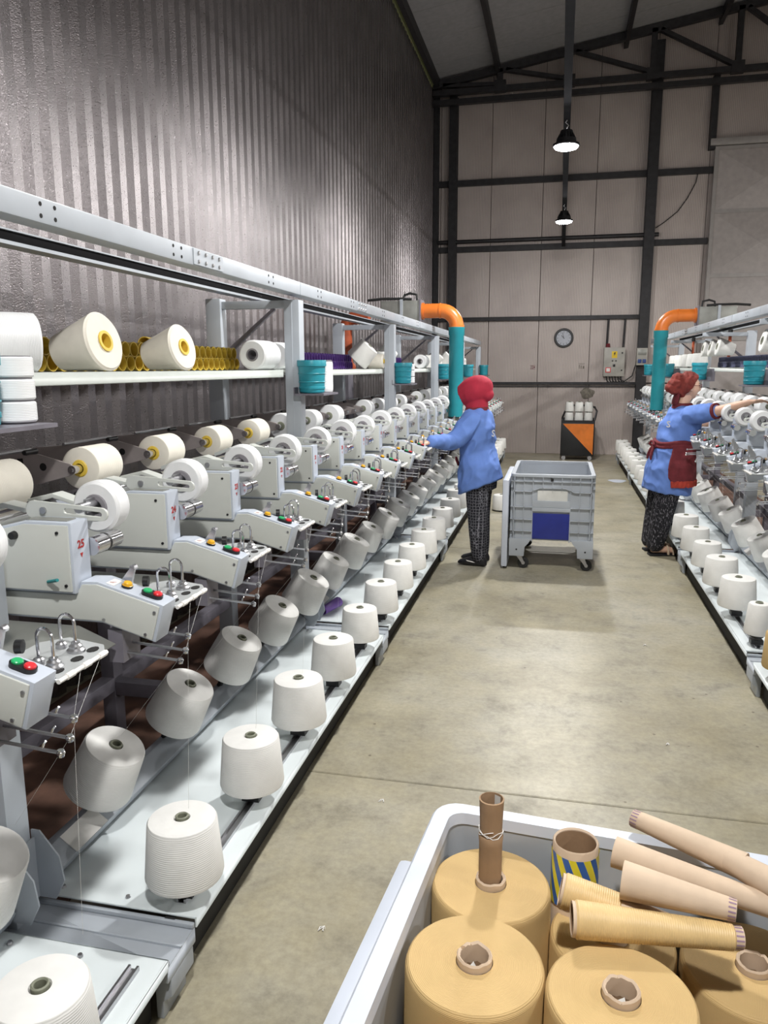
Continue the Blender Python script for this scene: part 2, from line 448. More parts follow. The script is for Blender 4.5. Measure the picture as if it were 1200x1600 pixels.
# ------------------------------------------------------------------ high-bay lamps on a trunking rail
rail = tag(part('lamp_rail', MB().box(-.045, .005, FY, WY-.12, 3.755, 3.79).box(-.05, -.045, FY, WY-.12, 3.755, 3.8).box(.005, .01, FY, WY-.12, 3.755, 3.8), 'rail_matte', None), 'dark lighting trunking running high above the aisle to the end wall', 'rail')
tag(part('lamp_rail', MB().box(4.575, 4.625, FY, WY-.12, 3.755, 3.79), 'rail_matte', None), 'unseen dark lighting trunking over the neighbouring aisle on the right', 'rail')
lm_h = MB().lathe([(1e-5, .125), (.05, .125), (.055, .115), (.055, .06), (.085, .055), (.09, .02), (.115, .012), (.118, -.004), (.108, -.008), (.106, .002), (1e-5, .004)], 28).mesh('housing', 'lamp_black')
lm_l = MB().lathe([(1e-5, -.004), (.106, -.003), (.106, -.012), (.098, -.022), (.075, -.03), (.04, -.035), (1e-5, -.036)], 28).mesh('lens', 'led')
lm_f = MB()
for k in range(14):
    a = 2*PI*k/14; c, s_ = math.cos(a), math.sin(a)
    lm_f.add([(c*.055-s_*.002, s_*.055+c*.002, .06), (c*.085-s_*.002, s_*.085+c*.002, .056), (c*.055-s_*.002, s_*.055+c*.002, .11),
              (c*.055+s_*.002, s_*.055-c*.002, .06), (c*.085+s_*.002, s_*.085-c*.002, .056), (c*.055+s_*.002, s_*.055-c*.002, .11)], [(0, 1, 2), (3, 5, 4), (0, 3, 4, 1), (1, 4, 5, 2), (2, 5, 3, 0)])
lm_f = lm_f.mesh('cooling_fins', 'lamp_black')
lm_k = MB().tube([(0, 0, .12), (0, 0, .15), (.015, 0, .165), (.0, 0, .18), (-.012, 0, .19), (0, 0, .205), (0, 0, .215)], .005, 6).mesh('hook', 'steel')
ld = bpy.data.lights.new('lamp_light', 'AREA'); ld.shape = 'DISK'; ld.size = .21; ld.energy = LAMP_W; ld.color = (1, .985, .96)
lp = bpy.data.lights.new('lamp_side_light', 'POINT'); lp.shadow_soft_size = .04; lp.energy = LAMP_P; lp.color = (1, .985, .96)
for rx in (-.02, 4.6):  # the row over the neighbouring aisle is unseen, added to light the hall
    for j, ly in enumerate(LAMP_Y):
        nm = {2: 'lit round high-bay lamp, nearer of the two hanging in view', 3: 'lit round high-bay lamp hanging nearest the end wall over the aisle'}.get(j, 'round high-bay lamp over the aisle, %s from the end wall' % ORD[3-j]) if rx < 1 else 'unseen round high-bay lamp added over the neighbouring aisle, %s from the end wall' % ORD[3-j]
        t = thing('high_bay_lamp', nm, 'lamp', (rx, ly, LAMP_Z), group='high-bay lamps')
        link('housing', lm_h, t); link('lens', lm_l, t); link('cooling_fins', lm_f, t)['kind'] = 'stuff'; link('hook', lm_k, t)
        link('lamp_light', ld, t, (0, 0, -.045)); link('lamp_side_light', lp, t, (0, 0, -.05))
# ================================================================== WINDING MACHINES
LX, RXF = -.885, .985        # front edges of the left and right platforms
Y0L = 1.57; SEC = 2.4; NS = 5; Y1 = Y0L+SEC*NS
PLZ = .19
def build_frame(side):
    left = side == 'left'
    fr = thing('winding_machine_frame', 'grey steel machine frame with shelf and white platform on the %s' % ('left, along the corrugated wall' if left else 'right of the aisle'), 'machine frame',
               (LX, Y0L, 0) if left else (RXF, Y1, 0), (0, 0, 0 if left else PI))
    secs = range(-1 if left else 0, NS)
    ya = -SEC if left else 0; yb = SEC*NS
    def P_(name, b_, mat, **kw): return part(name, b_, mat, fr, **kw)
    # posts
    fp = MB().box(-.537, -.455, -.04, .04, .1, 1.97).box(-.502, -.492, -.042, -.039, .1, 1.97).mesh('post', 'frame_paint', bevel=.006)
    fps = MB().box(-.537, -.455, -.04, .04, .1, 1.0).mesh('post', 'frame_paint', bevel=.006)
    rp = MB().box(-.98, -.895, -.04, .04, 0, 1.985).mesh('post', 'frame_paint', bevel=.006)
    foot = MB().prism([(-.46, .2), (-.46, .40), (-.435, .40), (-.38, .33), (-.37, .26), (-.40, .2)], -.055, -.05).prism([(-.46, .2), (-.46, .40), (-.435, .40), (-.38, .33), (-.37, .26), (-.40, .2)], .05, .055).box(-.455, -.45, -.055, .055, .2, .38).mesh('bracket', 'frame_paint')
    arm = MB().box(-.9, -.46, -.02, .02, 1.93, 1.97).mesh('cross_arm', 'frame_paint', bevel=.004)
    brace = MB().prism([(-.9, 1.7), (-.885, 1.68), (-.6, 1.92), (-.6, 1.94)], -.012, .012).mesh('brace', 'frame_dark')
    cb = MB().box(-.55, -.004, -.075, .075, .12, .165).box(-.55, -.004, -.075, -.062, .165, .178).box(-.55, -.004, .062, .075, .165, .178).box(-.55, -.004, -.004, .004, .16, .169).mesh('cross_channel', 'frame_paint', bevel=.003)
    cf = MB().prism([(-.05, .0), (-.05, .12), (-.004, .12), (-.004, .07), (-.03, .05), (-.03, .0)], -.06, .06).mesh('foot', 'frame_paint', bevel=.004)
    low = MB().box(-.95, -.51, -.03, .03, .255, .315).mesh('cross_foot', 'frame_dark', bevel=.004)
    lowp = MB().box(-.965, -.905, -.035, .035, 0, .95).mesh('rear_leg', 'frame_dark', bevel=.004)
    for k in range(-1 if left else 0, NS+1):
        y = k*SEC
        link('post', fp if left else fps, fr, (0, y, 0)); link('post', rp, fr, (0, y, 0)); link('bracket', foot, fr, (0, y, 0))
        link('cross_arm', arm, fr, (0, y, 0)); link('brace', brace, fr, (0, y, 0))
        link('cross_channel', cb, fr, (0, y, 0)); link('foot', cf, fr, (0, y, 0))
    for k in secs:
        y = k*SEC + SEC/2
        link('cross_foot', low, fr, (0, y, 0)); link('rear_leg', lowp, fr, (0, y, 0))
    # top beams with holes and bolts, one length per section
    bm_ = MB().box(-.53, -.455, .002, SEC-.002, 1.996, 2.062).mesh('top_beam', 'frame_paint', bevel=.006)
    hole = MB().cyl((-.456, 0, 0), (-.4538, 0, 0), .006, seg=8).mesh('bolt_hole', 'hole_dark')
    splice = MB().box(-.456, -.4515, -.13, .13, 2.0, 2.058).mesh('splice_plate', 'frame_paint', bevel=.001, bseg=1)
    shelf = MB().box(-.96, -.54, .06, SEC-.06, 1.595, 1.61).box(-.545, -.54, .06, SEC-.06, 1.572, 1.61).box(-.96, -.955, .06, SEC-.06, 1.572, 1.61).mesh('shelf', 'shelf_paint', bevel=.002, bseg=1)
    plate = MB().box(-.515, -.0, .076, SEC-.076, PLZ-.006, PLZ).box(-.005, 0, .076, SEC-.076, PLZ-.03, PLZ).box(-.515, -.50, .076, SEC-.076, PLZ-.03, PLZ).mesh('platform_plate', 'platform_white', bevel=.0015, bseg=1)
    shade_skirt = MB().box(-.09, -.06, .07, SEC-.07, .003, PLZ-.012).mesh('shade_skirt', 'black_rubber')  # added black strip standing in for the shade under the platform edge
    slot = MB().box(-.080, -.074, .12, SEC-.12, PLZ, PLZ+.012).box(-.058, -.052, .12, SEC-.12, PLZ, PLZ+.012).box(-.080, -.052, .12, SEC-.12, PLZ+.0005, PLZ+.002).mesh('spindle_rail', 'steel')
    rail_ = MB().prism([(-.535, .20), (-.455, .20), (-.435, .235), (-.49, .275), (-.535, .255)], .06, SEC-.06).mesh('creel_rail', 'frame_paint', bevel=.002, bseg=1)
    rl = MB().prism([(-.436, .2365), (-.489, .276), (-.488, .2775), (-.434, .238)], .20, .36).mesh('rail_label', 'sticker_white')
    tray = MB().box(-.955, -.90, 0, SEC, 2.035, 2.066).mesh('cable_tray', 'tray_black', bevel=.004)
    tray2 = MB().box(-.96, -.892, 0, SEC, 2.022, 2.034).box(-.96, -.892, 0, SEC, 2.067, 2.072).mesh('tray_rim', 'frame_paint')
    spine = MB().box(-.90, -.70, 0, SEC, .95, 1.17).mesh('spine', 'frame_dark', bevel=.006)
    lowb = MB().box(-.965, -.905, 0, SEC, .275, .335).mesh('rear_beam', 'frame_dark', bevel=.004)
    midb = MB().box(-.535, -.475, .04, SEC-.04, .40, .46).mesh('tie_beam', 'frame_dark', bevel=.004)
    bolt = MB().lathe([(1e-5, .006), (.006, .0055), (.008, 0)], 8).mesh('bolt', 'steel')
    for k in secs:
        y = k*SEC
        for nm, me in (('top_beam', bm_), ('shelf', shelf), ('platform_plate', plate), ('shade_skirt', shade_skirt), ('spindle_rail', slot), ('creel_rail', rail_), ('rail_label', rl), ('cable_tray', tray), ('tray_rim', tray2), ('spine', spine), ('rear_beam', lowb)):
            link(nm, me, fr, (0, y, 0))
        for q in (.30, .36, 1.02, 1.08, 1.94, 2.0):
            if k > 2: break
            for z in (2.014, 2.044): link('bolt_hole', hole, fr, (0, y+q, z))
        link('splice_plate', splice, fr, (0, y+1.3, 0))
        if k < 2:
            for q in (-.09, -.03, .03, .09):
                for z in (2.014, 2.044): link('bolt', bolt, fr, (-.4515, y+1.3+q, z), (0, PI/2, 0))
        if k < 2:
            for bx in (-.42, -.22):
                link('bolt', bolt, fr, (bx, y+.11, PLZ)); link('bolt', bolt, fr, (bx, y+SEC-.11, PLZ))
    return fr
FL = build_frame('left'); FR = build_frame('right')

# ---- the winding unit (front toward +x, origin at platform edge, box centre y = 0)
HB = [(-.265, 1.07), (-.265, 1.25), (-.39, 1.25), (-.60, 1.20), (-.70, 1.20), (-.70, 1.07)]
LB = [(-.62, .995), (-.62, 1.068), (-.27, 1.068), (-.262, 1.098), (-.215, 1.10), (-.038, 1.05), (-.066, .953), (-.208, .994)]
def slope_z(x): return 1.10 - (x+.215)*(.05/.177)
U = []   # (name, mesh, near_only, child_of)
def u(name, b_, mat, near=False, child=None, **kw): U.append((name, b_.mesh(name, mat, **kw) if isinstance(b_, MB) else b_, near, child))
u('head_box', MB().prism(HB, -.034, .0385), 'blue_grey_paint', bevel=.004)
u('side_cover', MB().prism([(-.271, 1.076), (-.271, 1.244), (-.392, 1.244), (-.60, 1.194), (-.69, 1.194), (-.69, 1.076)], -.0395, -.0335), 'cream_paint', bevel=.0035)
u('top_slot', MB().box(-.40, -.285, -.018, .02, 1.2495, 1.2515), 'sheet_grey', near=True)
for x, z in ((-.30, 1.225), (-.285, 1.092), (-.60, 1.092)): u('screw', MB().cyl((x, -.0395, z), (x, -.0425, z), .0042, seg=8), 'black_plastic', near=x < -.3)
u('clamp_knob', MB().cyl((-.42, -.039, 1.215), (-.42, -.053, 1.215), .011, .009, seg=12), 'black_plastic')
u('drum', MB().cyl((-.262, .04, 1.175), (-.262, .095, 1.175), .024).cyl((-.262, .098, 1.175), (-.262, .155, 1.175), .0235, .022), 'chrome')
u('drum_ring', MB().cyl((-.262, .092, 1.175), (-.262, .0995, 1.175), .0247), 'black_plastic')
u('slotted_arm', MB().ringprism(stadium(-.43, -.235, 1.262, 1.256, .024, .017), stadium(-.335, -.24, 1.262, 1.256, .007, .006), .052, .060), 'cream_paint', bevel=.001, bseg=1)
u('arm_pivot', MB().cyl((-.40, .046, 1.262), (-.40, .064, 1.262), .009, seg=10), 'steel', near=True)
u('bobbin_shaft', MB().cyl((-.305, .06, 1.268), (-.305, .20, 1.268), .013).box(-.309, -.301, .09, .134, 1.25, 1.286), 'steel')
u('guard', MB().prism([(-.60, 1.235), (-.60, 1.25), (-.53, 1.275), (-.40, 1.252), (-.40, 1.24), (-.53, 1.262)], .062, .11), 'cream_paint', bevel=.002)
u('guard', MB().prism([(-.58, 1.24), (-.58, 1.256), (-.50, 1.275), (-.40, 1.245), (-.40, 1.235), (-.50, 1.262)], .225, .275), 'cream_paint', bevel=.002)
u('drum_roller', MB().cyl((-.62, .06, 1.202), (-.62, .37, 1.202), .022, seg=16), 'chrome')
u('roller_bearing', MB().cyl((-.62, .045, 1.202), (-.62, .07, 1.202), .029), 'black_plastic')
u('roller_bearing', MB().cyl((-.62, .36, 1.202), (-.62, .38, 1.202), .029), 'black_plastic')
u('cradle_arm', MB().prism([(-1.0, 1.25), (-1.0, 1.335), (-.85, 1.348), (-.79, 1.342), (-.672, 1.312), (-.652, 1.293), (-.672, 1.274), (-.80, 1.24)], .086, .092), 'cradle_steel', bevel=.0015, bseg=1)
u('cradle_hole', MB().cyl((-.775, .0855, 1.30), (-.775, .0925, 1.30), .013), 'hole_dark', near=True)
u('cradle_slot', MB().prism([(-.868, 1.275), (-.872, 1.325), (-.85, 1.327), (-.846, 1.277)], .0855, .0925), 'hole_dark', near=True)
u('cradle_arm', MB().prism([(-1.0, 1.25), (-1.0, 1.335), (-.85, 1.348), (-.79, 1.342), (-.672, 1.312), (-.652, 1.293), (-.672, 1.274), (-.80, 1.24)], .335, .341), 'cradle_steel', bevel=.0015, bseg=1)
u('chuck', MB().cyl((-.665, .080, 1.293), (-.665, .126, 1.293), .0145).cyl((-.665, .076, 1.293), (-.665, .081, 1.293), .006, seg=8), 'chrome')
u('chuck', MB().cyl((-.665, .302, 1.293), (-.665, .336, 1.293), .0145), 'chrome')
u('lift_rod', MB().cyl((-.83, -.20, 1.355), (-.83, .10, 1.355), .006, seg=8), 'steel')
u('grip', MB().lathe([(1e-5, 0), (.008, .001), (.0095, .008), (.0085, .02), (.0095, .05), (.010, .06), (1e-5, .062)], 10, Matrix.Translation((-.80, .03, 1.352)) @ Matrix.Rotation(-PI/2, 4, 'X')), 'black_plastic')
u('control_box', MB().prism(LB, -.016, .050), 'blue_grey_paint', bevel=.0035)
u('control_cover', MB().prism([(-.61, 1.002), (-.61, 1.064), (-.275, 1.064), (-.256, 1.092), (-.214, 1.094), (-.047, 1.047), (-.072, .960), (-.208, 1.0)], -.0215, -.0155), 'cream_paint', bevel=.003)
for x, z in ((-.06, 1.033), (-.088, .975), (-.20, 1.005), (-.59, 1.01)): u('screw', MB().cyl((x, -.0215, z), (x, -.0245, z), .0042, seg=8), 'steel', near=True)
def on_slope(x, y, h=0.): return Matrix.Translation((x, y, slope_z(x)+h)) @ Matrix.Rotation(math.atan(.05/.177), 4, 'Y')
u('yellow_button', MB().lathe([(.0135, 0), (.0135, .006), (.0115, .007), (.011, .012), (.0085, .0145), (1e-5, .015)], 14, on_slope(-.152, .014)), 'button_yellow')
u('button_collar', MB().lathe([(.0142, 0), (.0142, .0058), (.013, .0062), (1e-5, .0062)], 14, on_slope(-.152, .014)), 'black_plastic', near=True)
b_ = MB(); st = [(a, c) for a, c in stadium(-.013, .013, 0, 0, .015, .015, 8)]
b2 = MB().prism(st, 0, .009, 'xy'); mm = on_slope(-.085, .014)
u('button_base', MB().add([mm @ Vector(p) for p in b2.v], b2.f), 'black_plastic')
u('green_button', MB().lathe([(.0115, .008), (.0115, .012), (.009, .014), (1e-5, .0145)], 12, on_slope(-.098, .014)), 'button_green')
u('red_button', MB().lathe([(.0115, .008), (.0115, .0125), (.009, .015), (1e-5, .0155)], 12, on_slope(-.071, .014)), 'button_red')
mm = on_slope(-.187, .014); b2 = MB().box(-.011, .011, -.02, .02, .0003, .001)
u('sticker', MB().add([mm @ Vector(p) for p in b2.v], b2.f), 'sticker_white', near=True, smooth=0)
# tension plate with hooks
pl = [(-.036, .05), (-.036, .205), (-.06, .24), (-.15, .25), (-.19, .20), (-.19, .06), (-.13, .043)]
b2 = MB().prism(pl, 0, .006, 'xy'); mm = Matrix.Translation((0, 0, 1.021)) @ Matrix.Rotation(math.radians(4), 4, 'Y')
u('tension_plate', MB().add([mm @ Vector(p) for p in b2.v], b2.f), 'cast_plate', bevel=.0015, bseg=1)
for y in (.085, .15, .205): u('plate_recess', MB().lathe([(1e-5, 0), (.015, .0), (.015, .002), (1e-5, .0022)], 10, Matrix.Translation((-.064, y, 1.0308)) @ Matrix.Diagonal((.75, 1.1, 1, 1))), 'hole_dark', near=True)
b_ = MB().cyl((-.036, .048, 1.026), (-.036, .212, 1.026), .005, seg=8)
for y in (.085, .14, .195): b_.cyl((-.036, y-.012, 1.026), (-.036, y+.012, 1.026), .0068, seg=8)
u('edge_rod', b_, 'sticker_white')
for (x, y), (x2, y2) in (((-.078, .095), (-.116, .100)), ((-.090, .185), (-.128, .190))):
    b_ = MB(); bb = MB()
    bb.lathe([(.019, 0), (.019, .005), (.014, .009), (.014, .014), (.009, .018), (.009, .022), (1e-5, .022)], 14, Matrix.Translation((x, y, 1.033)))
    b3 = MB().lathe([(.012, 0), (.012, .012), (.008, .016), (1e-5, .016)], 12, Matrix.Translation((x2, y2, 1.034)))
    pts = []
    for i in range(9):
        a = PI*i/8; c_ = (1-math.cos(a))/2
        pts.append((x+(x2-x)*c_, y+(y2-y)*c_, 1.095+.018*math.sin(a)))
    b_.tube([(x, y, 1.045)]+pts+[(x2, y2, 1.045)], .0035, 7)
    u('hook', b_, 'chrome'); u('hook_base', bb, 'steel'); u('hook_base', b3, 'steel')
u('sensor_wheel', MB().cyl((-.135, .062, 1.085), (-.122, .066, 1.085), .014, seg=14), 'black_plastic', near=True)
u('sensor_lever', MB().prism([(-.20, 1.05), (-.20, 1.075), (-.16, 1.125), (-.15, 1.12), (-.17, 1.05)], .05, .058).cyl((-.16, .054, 1.12), (-.16, .07, 1.12), .008, seg=8).box(-.20, -.10, .045, .075, 1.035, 1.055), 'steel')
for y, z in ((.055, .951), (.038, .918), (.008, .902)):
    b_ = MB(); bb = MB()
    b_.cyl((-.19, y, z+.012), (-.02, y, z), .0035, seg=6)
    u('guide_pin', MB().tube([(-.055, y, z+.002), (-.053, y+.004, z+.012), (-.048, y+.004, z+.018)], .0025, 5), 'chrome', near=True)
    bb.ball((-.014, y, z), .0085, 10, (1, 1, .75)); bb.cyl((-.014, y, z-.008), (-.014, y, z+.006), .0065, seg=8)
    u('guide_rod', b_, 'steel'); u('guide_ball', bb, 'chrome')
u('rod_block', MB().box(-.20, -.16, -.01, .07, .89, .975), 'frame_dark')
u('belly_sheet', MB().prism([(-.62, .985), (-.27, .985), (-.17, .945), (-.172, .942), (-.27, .981), (-.62, .981)], -.27, -.024), 'sheet_grey', smooth=0)
for (p, q, r_) in (((-.036, .12, 1.024), (-.014, .055, .951), (-.05, .075, .45)), ((-.036, .19, 1.024), (-.014, .038, .918), (-.40, .32, .50))):
    u('yarn', MB().tube([p, q, r_], .0003, 4), 'yarn_white', near=True)
NUM = {}
def num_mesh(n):
    if n not in NUM: NUM[n] = text_mesh(str(n), .028, 'red_print', 'number', bold=.0008)
    return NUM[n]
tri = MB().prism([(-.006, .006), (.006, .006), (0, -.006)], 0, .0006).mesh('arrow_mark', 'red_print', smooth=0)
STK = [text_mesh('E43', .015, 'red_print', 'sticker_text'), text_mesh('245', .015, 'red_print', 'sticker_text')]
tpm = MB().cyl((0, 0, 0), (.045, -.004, .012), .0042, seg=8).mesh('teal_lever', 'tape_teal')
def unit(loc, rz, near, number, label, group, tidx=0, lever=False):
    t = thing('winding_unit', label, 'winding unit', loc, (0, 0, rz), group)
    for nm, me, nr, ch in U:
        if nr and not near: continue
        link(nm, me, t)
    if near and number:
        link('number', num_mesh(number), t, (-.2645, .002, 1.19), (PI/2, 0, PI/2))
        link('arrow_mark', tri, t, (-.2640, .002, 1.162), (0, 0, PI/2))
        link('sticker_text', STK[tidx], t, (-.187, .014, slope_z(-.187)+.0012), (0, math.atan(.05/.177), PI/2))
    if lever: link('teal_lever', tpm, t, (-.335, -.041, 1.10), (0, 0, -.35))
    return t
# ---- yarn packages
def cone_meshes(rb, rt_, h, ymat, cmat, rc=.014):
    body = MB().lathe([(rc+.004, .004), (rb-.012, 0), (rb-.003, .004), (rb, .013), (rt_+.002, h-.008), (rt_-.002, h-.002), (rt_-.010, h), (rc+.008, h+.001), (rc+.004, h-.01), (rc+.004, .004)], 36).mesh('yarn_body', ymat)
    core = MB().lathe([(rc, -.012), (rc+.004, -.012), (rc+.004, h+.006), (rc+.001, h+.008), (rc-.002, h+.005), (rc-.003, h-.06), (1e-5, h-.061)], 18).mesh('core_tube', cmat)
    return body, core
CONE = cone_meshes(.106, .091, .172, 'yarn_white', 'core_olive')
CONE_S = cone_meshes(.066, .05, .165, 'yarn_white', 'core_olive')
CONE_G = cone_meshes(.090, .080, .17, 'yarn_gold', 'kraft')
def yarn_thing(name, ms, label, cat, loc, rot, group, sc=1.):
    t = thing(name, label, cat, loc, rot, group, sc)
    for nm, me in zip(('yarn_body', 'core_tube', 'rim'), ms): link(nm, me, t)
    return t
PKG = (MB().lathe([(.024, 0), (.064, 0), (.070, .004), (.0705, .03), (.070, .147), (.065, .153), (.024, .153)], 36).mesh('yarn_body', 'yarn_cream'),
       MB().lathe([(.017, -.004), (.026, -.004), (.029, -.001), (.029, .002), (.022, .003), (.022, .158), (.017, .16), (.017, -.004)], 22).mesh('core_tube', 'plastic_yellow'))
PKGW = (MB().lathe([(.024, 0), (.070, 0), (.077, .005), (.077, .03), (.070, .15), (.065, .156), (.024, .156)], 36).mesh('yarn_body', 'yarn_gloss'),
        MB().lathe([(.015, -.004), (.024, -.004), (.027, 0), (.022, .003), (.022, .165), (.015, .165), (.015, -.004)], 22).mesh('core_tube', 'core_olive'))
BOB = (MB().lathe([(.030, 0), (.054, -.001), (.060, .006), (.061, .03), (.058, .05), (.052, .058), (.030, .058)], 36).mesh('yarn_body', 'yarn_gloss'),
       MB().lathe([(.017, .02), (.017, -.003), (.020, -.005), (.029, -.004), (.031, 0), (.030, .06), (.017, .06), (.017, .02)], 22).mesh('core_tube', 'core_grey'))
HOLD = MB().box(-.03, .03, -.025, .025, PLZ+.012, PLZ+.035).cyl((0, 0, PLZ+.04), (0, 0, PLZ+.07), .012).cyl((0, 0, PLZ+.05), (0, 0, PLZ+.06), .034, seg=14).mesh('spindle_holder', 'black_plastic')
PEG = MB().cyl((0, 0, -.08), (0, 0, .01), .012).cyl((0, 0, -.014), (0, 0, -.004), .034, seg=14).mesh('peg', 'black_plastic')
yrot = (-PI/2, 0, 0)    # lathe axis z -> +y
TILT = math.radians(28)
def machine_fill(side):
    left = side == 'left'
    sgn = 1 if left else -1
    rz = 0 if left else PI
    xf = LX if left else RXF
    xu = LX if left else RXF+.05
    n = 26 if left else 19
    yc0 = 1.655-.48 if left else 4.365
    fc0 = 1.72-.48 if left else 4.14-.48
    fr = FL if left else FR
    def Wp(x, dy, y, b=None): return ((xf if b is None else b) + sgn*x, y + sgn*dy)
    for i in range(n):
        y = yc0 + .48*i
        near = y < (5.6 if left else 6.4)
        num = 26-i if left else None
        if left and i == 0: lab = 'winding unit cut by the left picture edge, nearest the camera, red button showing'
        elif left and num >= 23: lab = 'grey winding unit marked %d, %s from the camera on the left machine' % (num, ORD[i])
        else: lab = 'grey winding unit, %s from the camera on the %s machine' % (ORD[i], side)
        unit((xu, y, 0), rz, near, num, lab, 'winding units on the %s machine' % side, 0 if i < 2 else 1, left and i == 1)
        # take-up package at the back
        px, py = Wp(-.665, .125, y, xu)
        white = (left and i >= 6) or not left
        if left and i in (9, 14): pass
        else:
            r = yrot if left else (PI/2, 0, 0)
            yarn_thing('yarn_package', PKGW if white else PKG, ('%s package in a rear cradle, %s from the camera, %s machine' % ('white yarn' if white else 'cream yellow-cored yarn', ORD[i], side)), 'yarn package', (px, py, 1.293), r, 'yarn packages in the rear cradles', 1 + .12*random.uniform(-1, .6) if white else 1 + .05*random.uniform(-1, 1))
        bx, by = Wp(-.305, .135, y, xu)
        yarn_thing('bobbin', BOB, 'white disc-shaped bobbin, %s from the camera on the %s machine' % (ORD[i], side), 'bobbin', (bx, by, 1.258), yrot if left else (PI/2, 0, 0), 'front bobbins on the winding units', 1.2 + .06*random.uniform(-1, 1))
    for i in range(n+1 if left else 21):
        y = fc0 + .481*i
        if left and i == 0: y = 1.13
        if not left and i == 7: y = 7.27
        if y > Y1-.15: break
        gold = (not left) and i == 0
        small = (not left) and i == 1
        x, _ = Wp(-.066, 0, y)
        lab = ('golden yarn cone at the right picture edge, front row of the right platform' if gold else 'slim white yarn cone beside the channel, front row of the right platform' if small else
               'upright white yarn cone, front row, %s from the camera, %s machine' % (ORD[i], side))
        if left and abs(y-8.5) < .2: pass
        yarn_thing('yarn_cone', CONE_G if gold else CONE_S if small else CONE, lab, 'yarn cone', (x, y, .255), (0, 0, random.uniform(0, 6)), 'front row of yarn cones on the %s platform' % side, 1 if i < 3 else random.uniform(.93, 1.04))
        p = link('spindle_holder', HOLD, fr); p.location = fr.matrix_world.inverted() @ Vector((x, y, 0)) if False else ((x-xf)*sgn, (y-(Y0L if left else Y1))*sgn, 0)
        # rear row, tilted toward the aisle
        yr = (1.45 + .481*i - (.06 if i == 0 else 0)) if left else (fc0 - .02 + .481*i)
        if yr > Y1-.1 or (left and False): continue
        xr, _ = Wp(-.465, 0, yr)
        ang = TILT*sgn + random.uniform(-.04, .04)
        jy = random.uniform(-.03, .03)
        yarn_thing('yarn_cone', CONE, 'leaning white yarn cone, rear row, %s from the camera, %s machine' % (ORD[i], side), 'yarn cone', (xr, yr, .342), (jy, ang, 0), 'rear row of leaning yarn cones on the %s platform' % side, 1 if i < 3 else random.uniform(.95, 1.05))
        p = link('peg', PEG, fr, ((xr-xf)*sgn, (yr-(Y0L if left else Y1))*sgn, .342), (jy*sgn, ang*sgn, 0))
machine_fill('left'); machine_fill('right')
# ================================================================== THINGS ON AND AROUND THE MACHINES
SZ = 1.61
xrot = (0, PI/2, 0)            # lathe axis z -> +x
# ---- plastic tubes stacked on the shelves
def tube_mesh(name, mat, r=.0295, L=.17): return MB().lathe([(r*.78, 0), (r*.82, 0), (r, L-.012), (r*1.03, L-.01), (r*1.03, L), (r*.92, L), (r*.74, 0), (r*.78, 0)], 18).mesh(name, mat)
TY_, TP_, TS_ = tube_mesh('t', 'plastic_yellow'), tube_mesh('t', 'plastic_purple'), tube_mesh('t', 'plastic_slate')
def tube_rows(me, label, group, x, rot, ya, yb, skip=(), rows=2):
    n = int((yb-ya)/.0615)
    for r_ in range(rows):
        for i in range(n - r_):
            if (r_, i) in skip: continue
            tag(link('empty_tube', me, None, (x, ya+.03+.0615*i+.03*r_, SZ+.031+.0535*r_), rot), label, 'tube', group)
tube_rows(TY_, 'empty yellow plastic tube in the stack on the left shelf', 'yellow tubes on the left shelf', -1.835, xrot, 2.17, 3.92, skip=((1, 13), (1, 14), (1, 2)))
t = tag(link('empty_tube', TY_, None, (-1.60, 3.17, SZ+.031+.0535*1.9), (PI/2+.12, 0, .05)), 'empty yellow plastic tube lying crosswise on top of the yellow stack', 'tube', 'yellow tubes on the left shelf')
t.location = (-1.74, 3.21, SZ+.1135); t.rotation_euler = (PI/2, 0, .06)
tube_rows(TP_, 'empty purple plastic tube in the stack on the left shelf', 'purple tubes on the left shelf', -1.835, xrot, 4.75, 6.25)
tube_rows(TP_, 'empty purple plastic tube in the short far stack on the left shelf', 'far purple tubes on the left shelf', -1.835, xrot, 7.85, 8.3)
tube_rows(TS_, 'empty slate-blue tube in the stack on the right shelf', 'slate tubes on the right shelf', 1.935, (0, -PI/2, 0), 5.9, 9.6)
tag(link('empty_tube', TP_, None, (-1.30, 4.13, PLZ+.031), (-PI/2+.06, 0, -.28)), 'purple plastic tube lying on the left platform beside a cross channel', 'tube')
# ---- cones and rolls on the shelves
LC = (MB().lathe([(.028, .002), (.055, 0), (.060, .004), (.094, .160), (.096, .168), (.088, .175), (.03, .176), (.028, .002)], 40).mesh('yarn_body', 'yarn_cream'),
      MB().lathe([(.020, -.01), (.026, -.01), (.028, .174), (.034, .176), (.034, .181), (.024, .181), (.022, .10), (.020, -.01)], 22).mesh('core_tube', 'plastic_yellow'))
LCW = (LC[0].copy(), LC[1].copy()); LCW[0].materials[0] = MATS['yarn_white']; LCW[1].materials[0] = MATS['core_olive']
ROLL = (MB().lathe([(.03, 0), (.066, 0), (.074, .006), (.075, .03), (.075, .17), (.074, .194), (.066, .2), (.03, .2), (.03, 0)], 36).mesh('yarn_body', 'yarn_gloss'),
        MB().lathe([(.024, -.004), (.032, -.004), (.032, .204), (.024, .204), (.024, -.004)], 22).mesh('core_tube', 'core_grey'))
TL = PI/2 - math.atan((.094-.06)/.16)
def lying(ms, label, x, y, z, rz, grp, sc=1.): return yarn_thing('yarn_cone', ms, label, 'yarn cone', (x, y, z), (0, TL, rz), grp, sc)
lying(LC, 'large cream cone with yellow core lying on the left shelf, nearest the camera', -1.615, 2.30, SZ+.0615, -.05, 'cones lying on the left shelf')
lying(LC, 'cream cone with yellow core lying on the left shelf, second from the camera', -1.60, 2.84, SZ+.058, -.1, 'cones lying on the left shelf', .94)
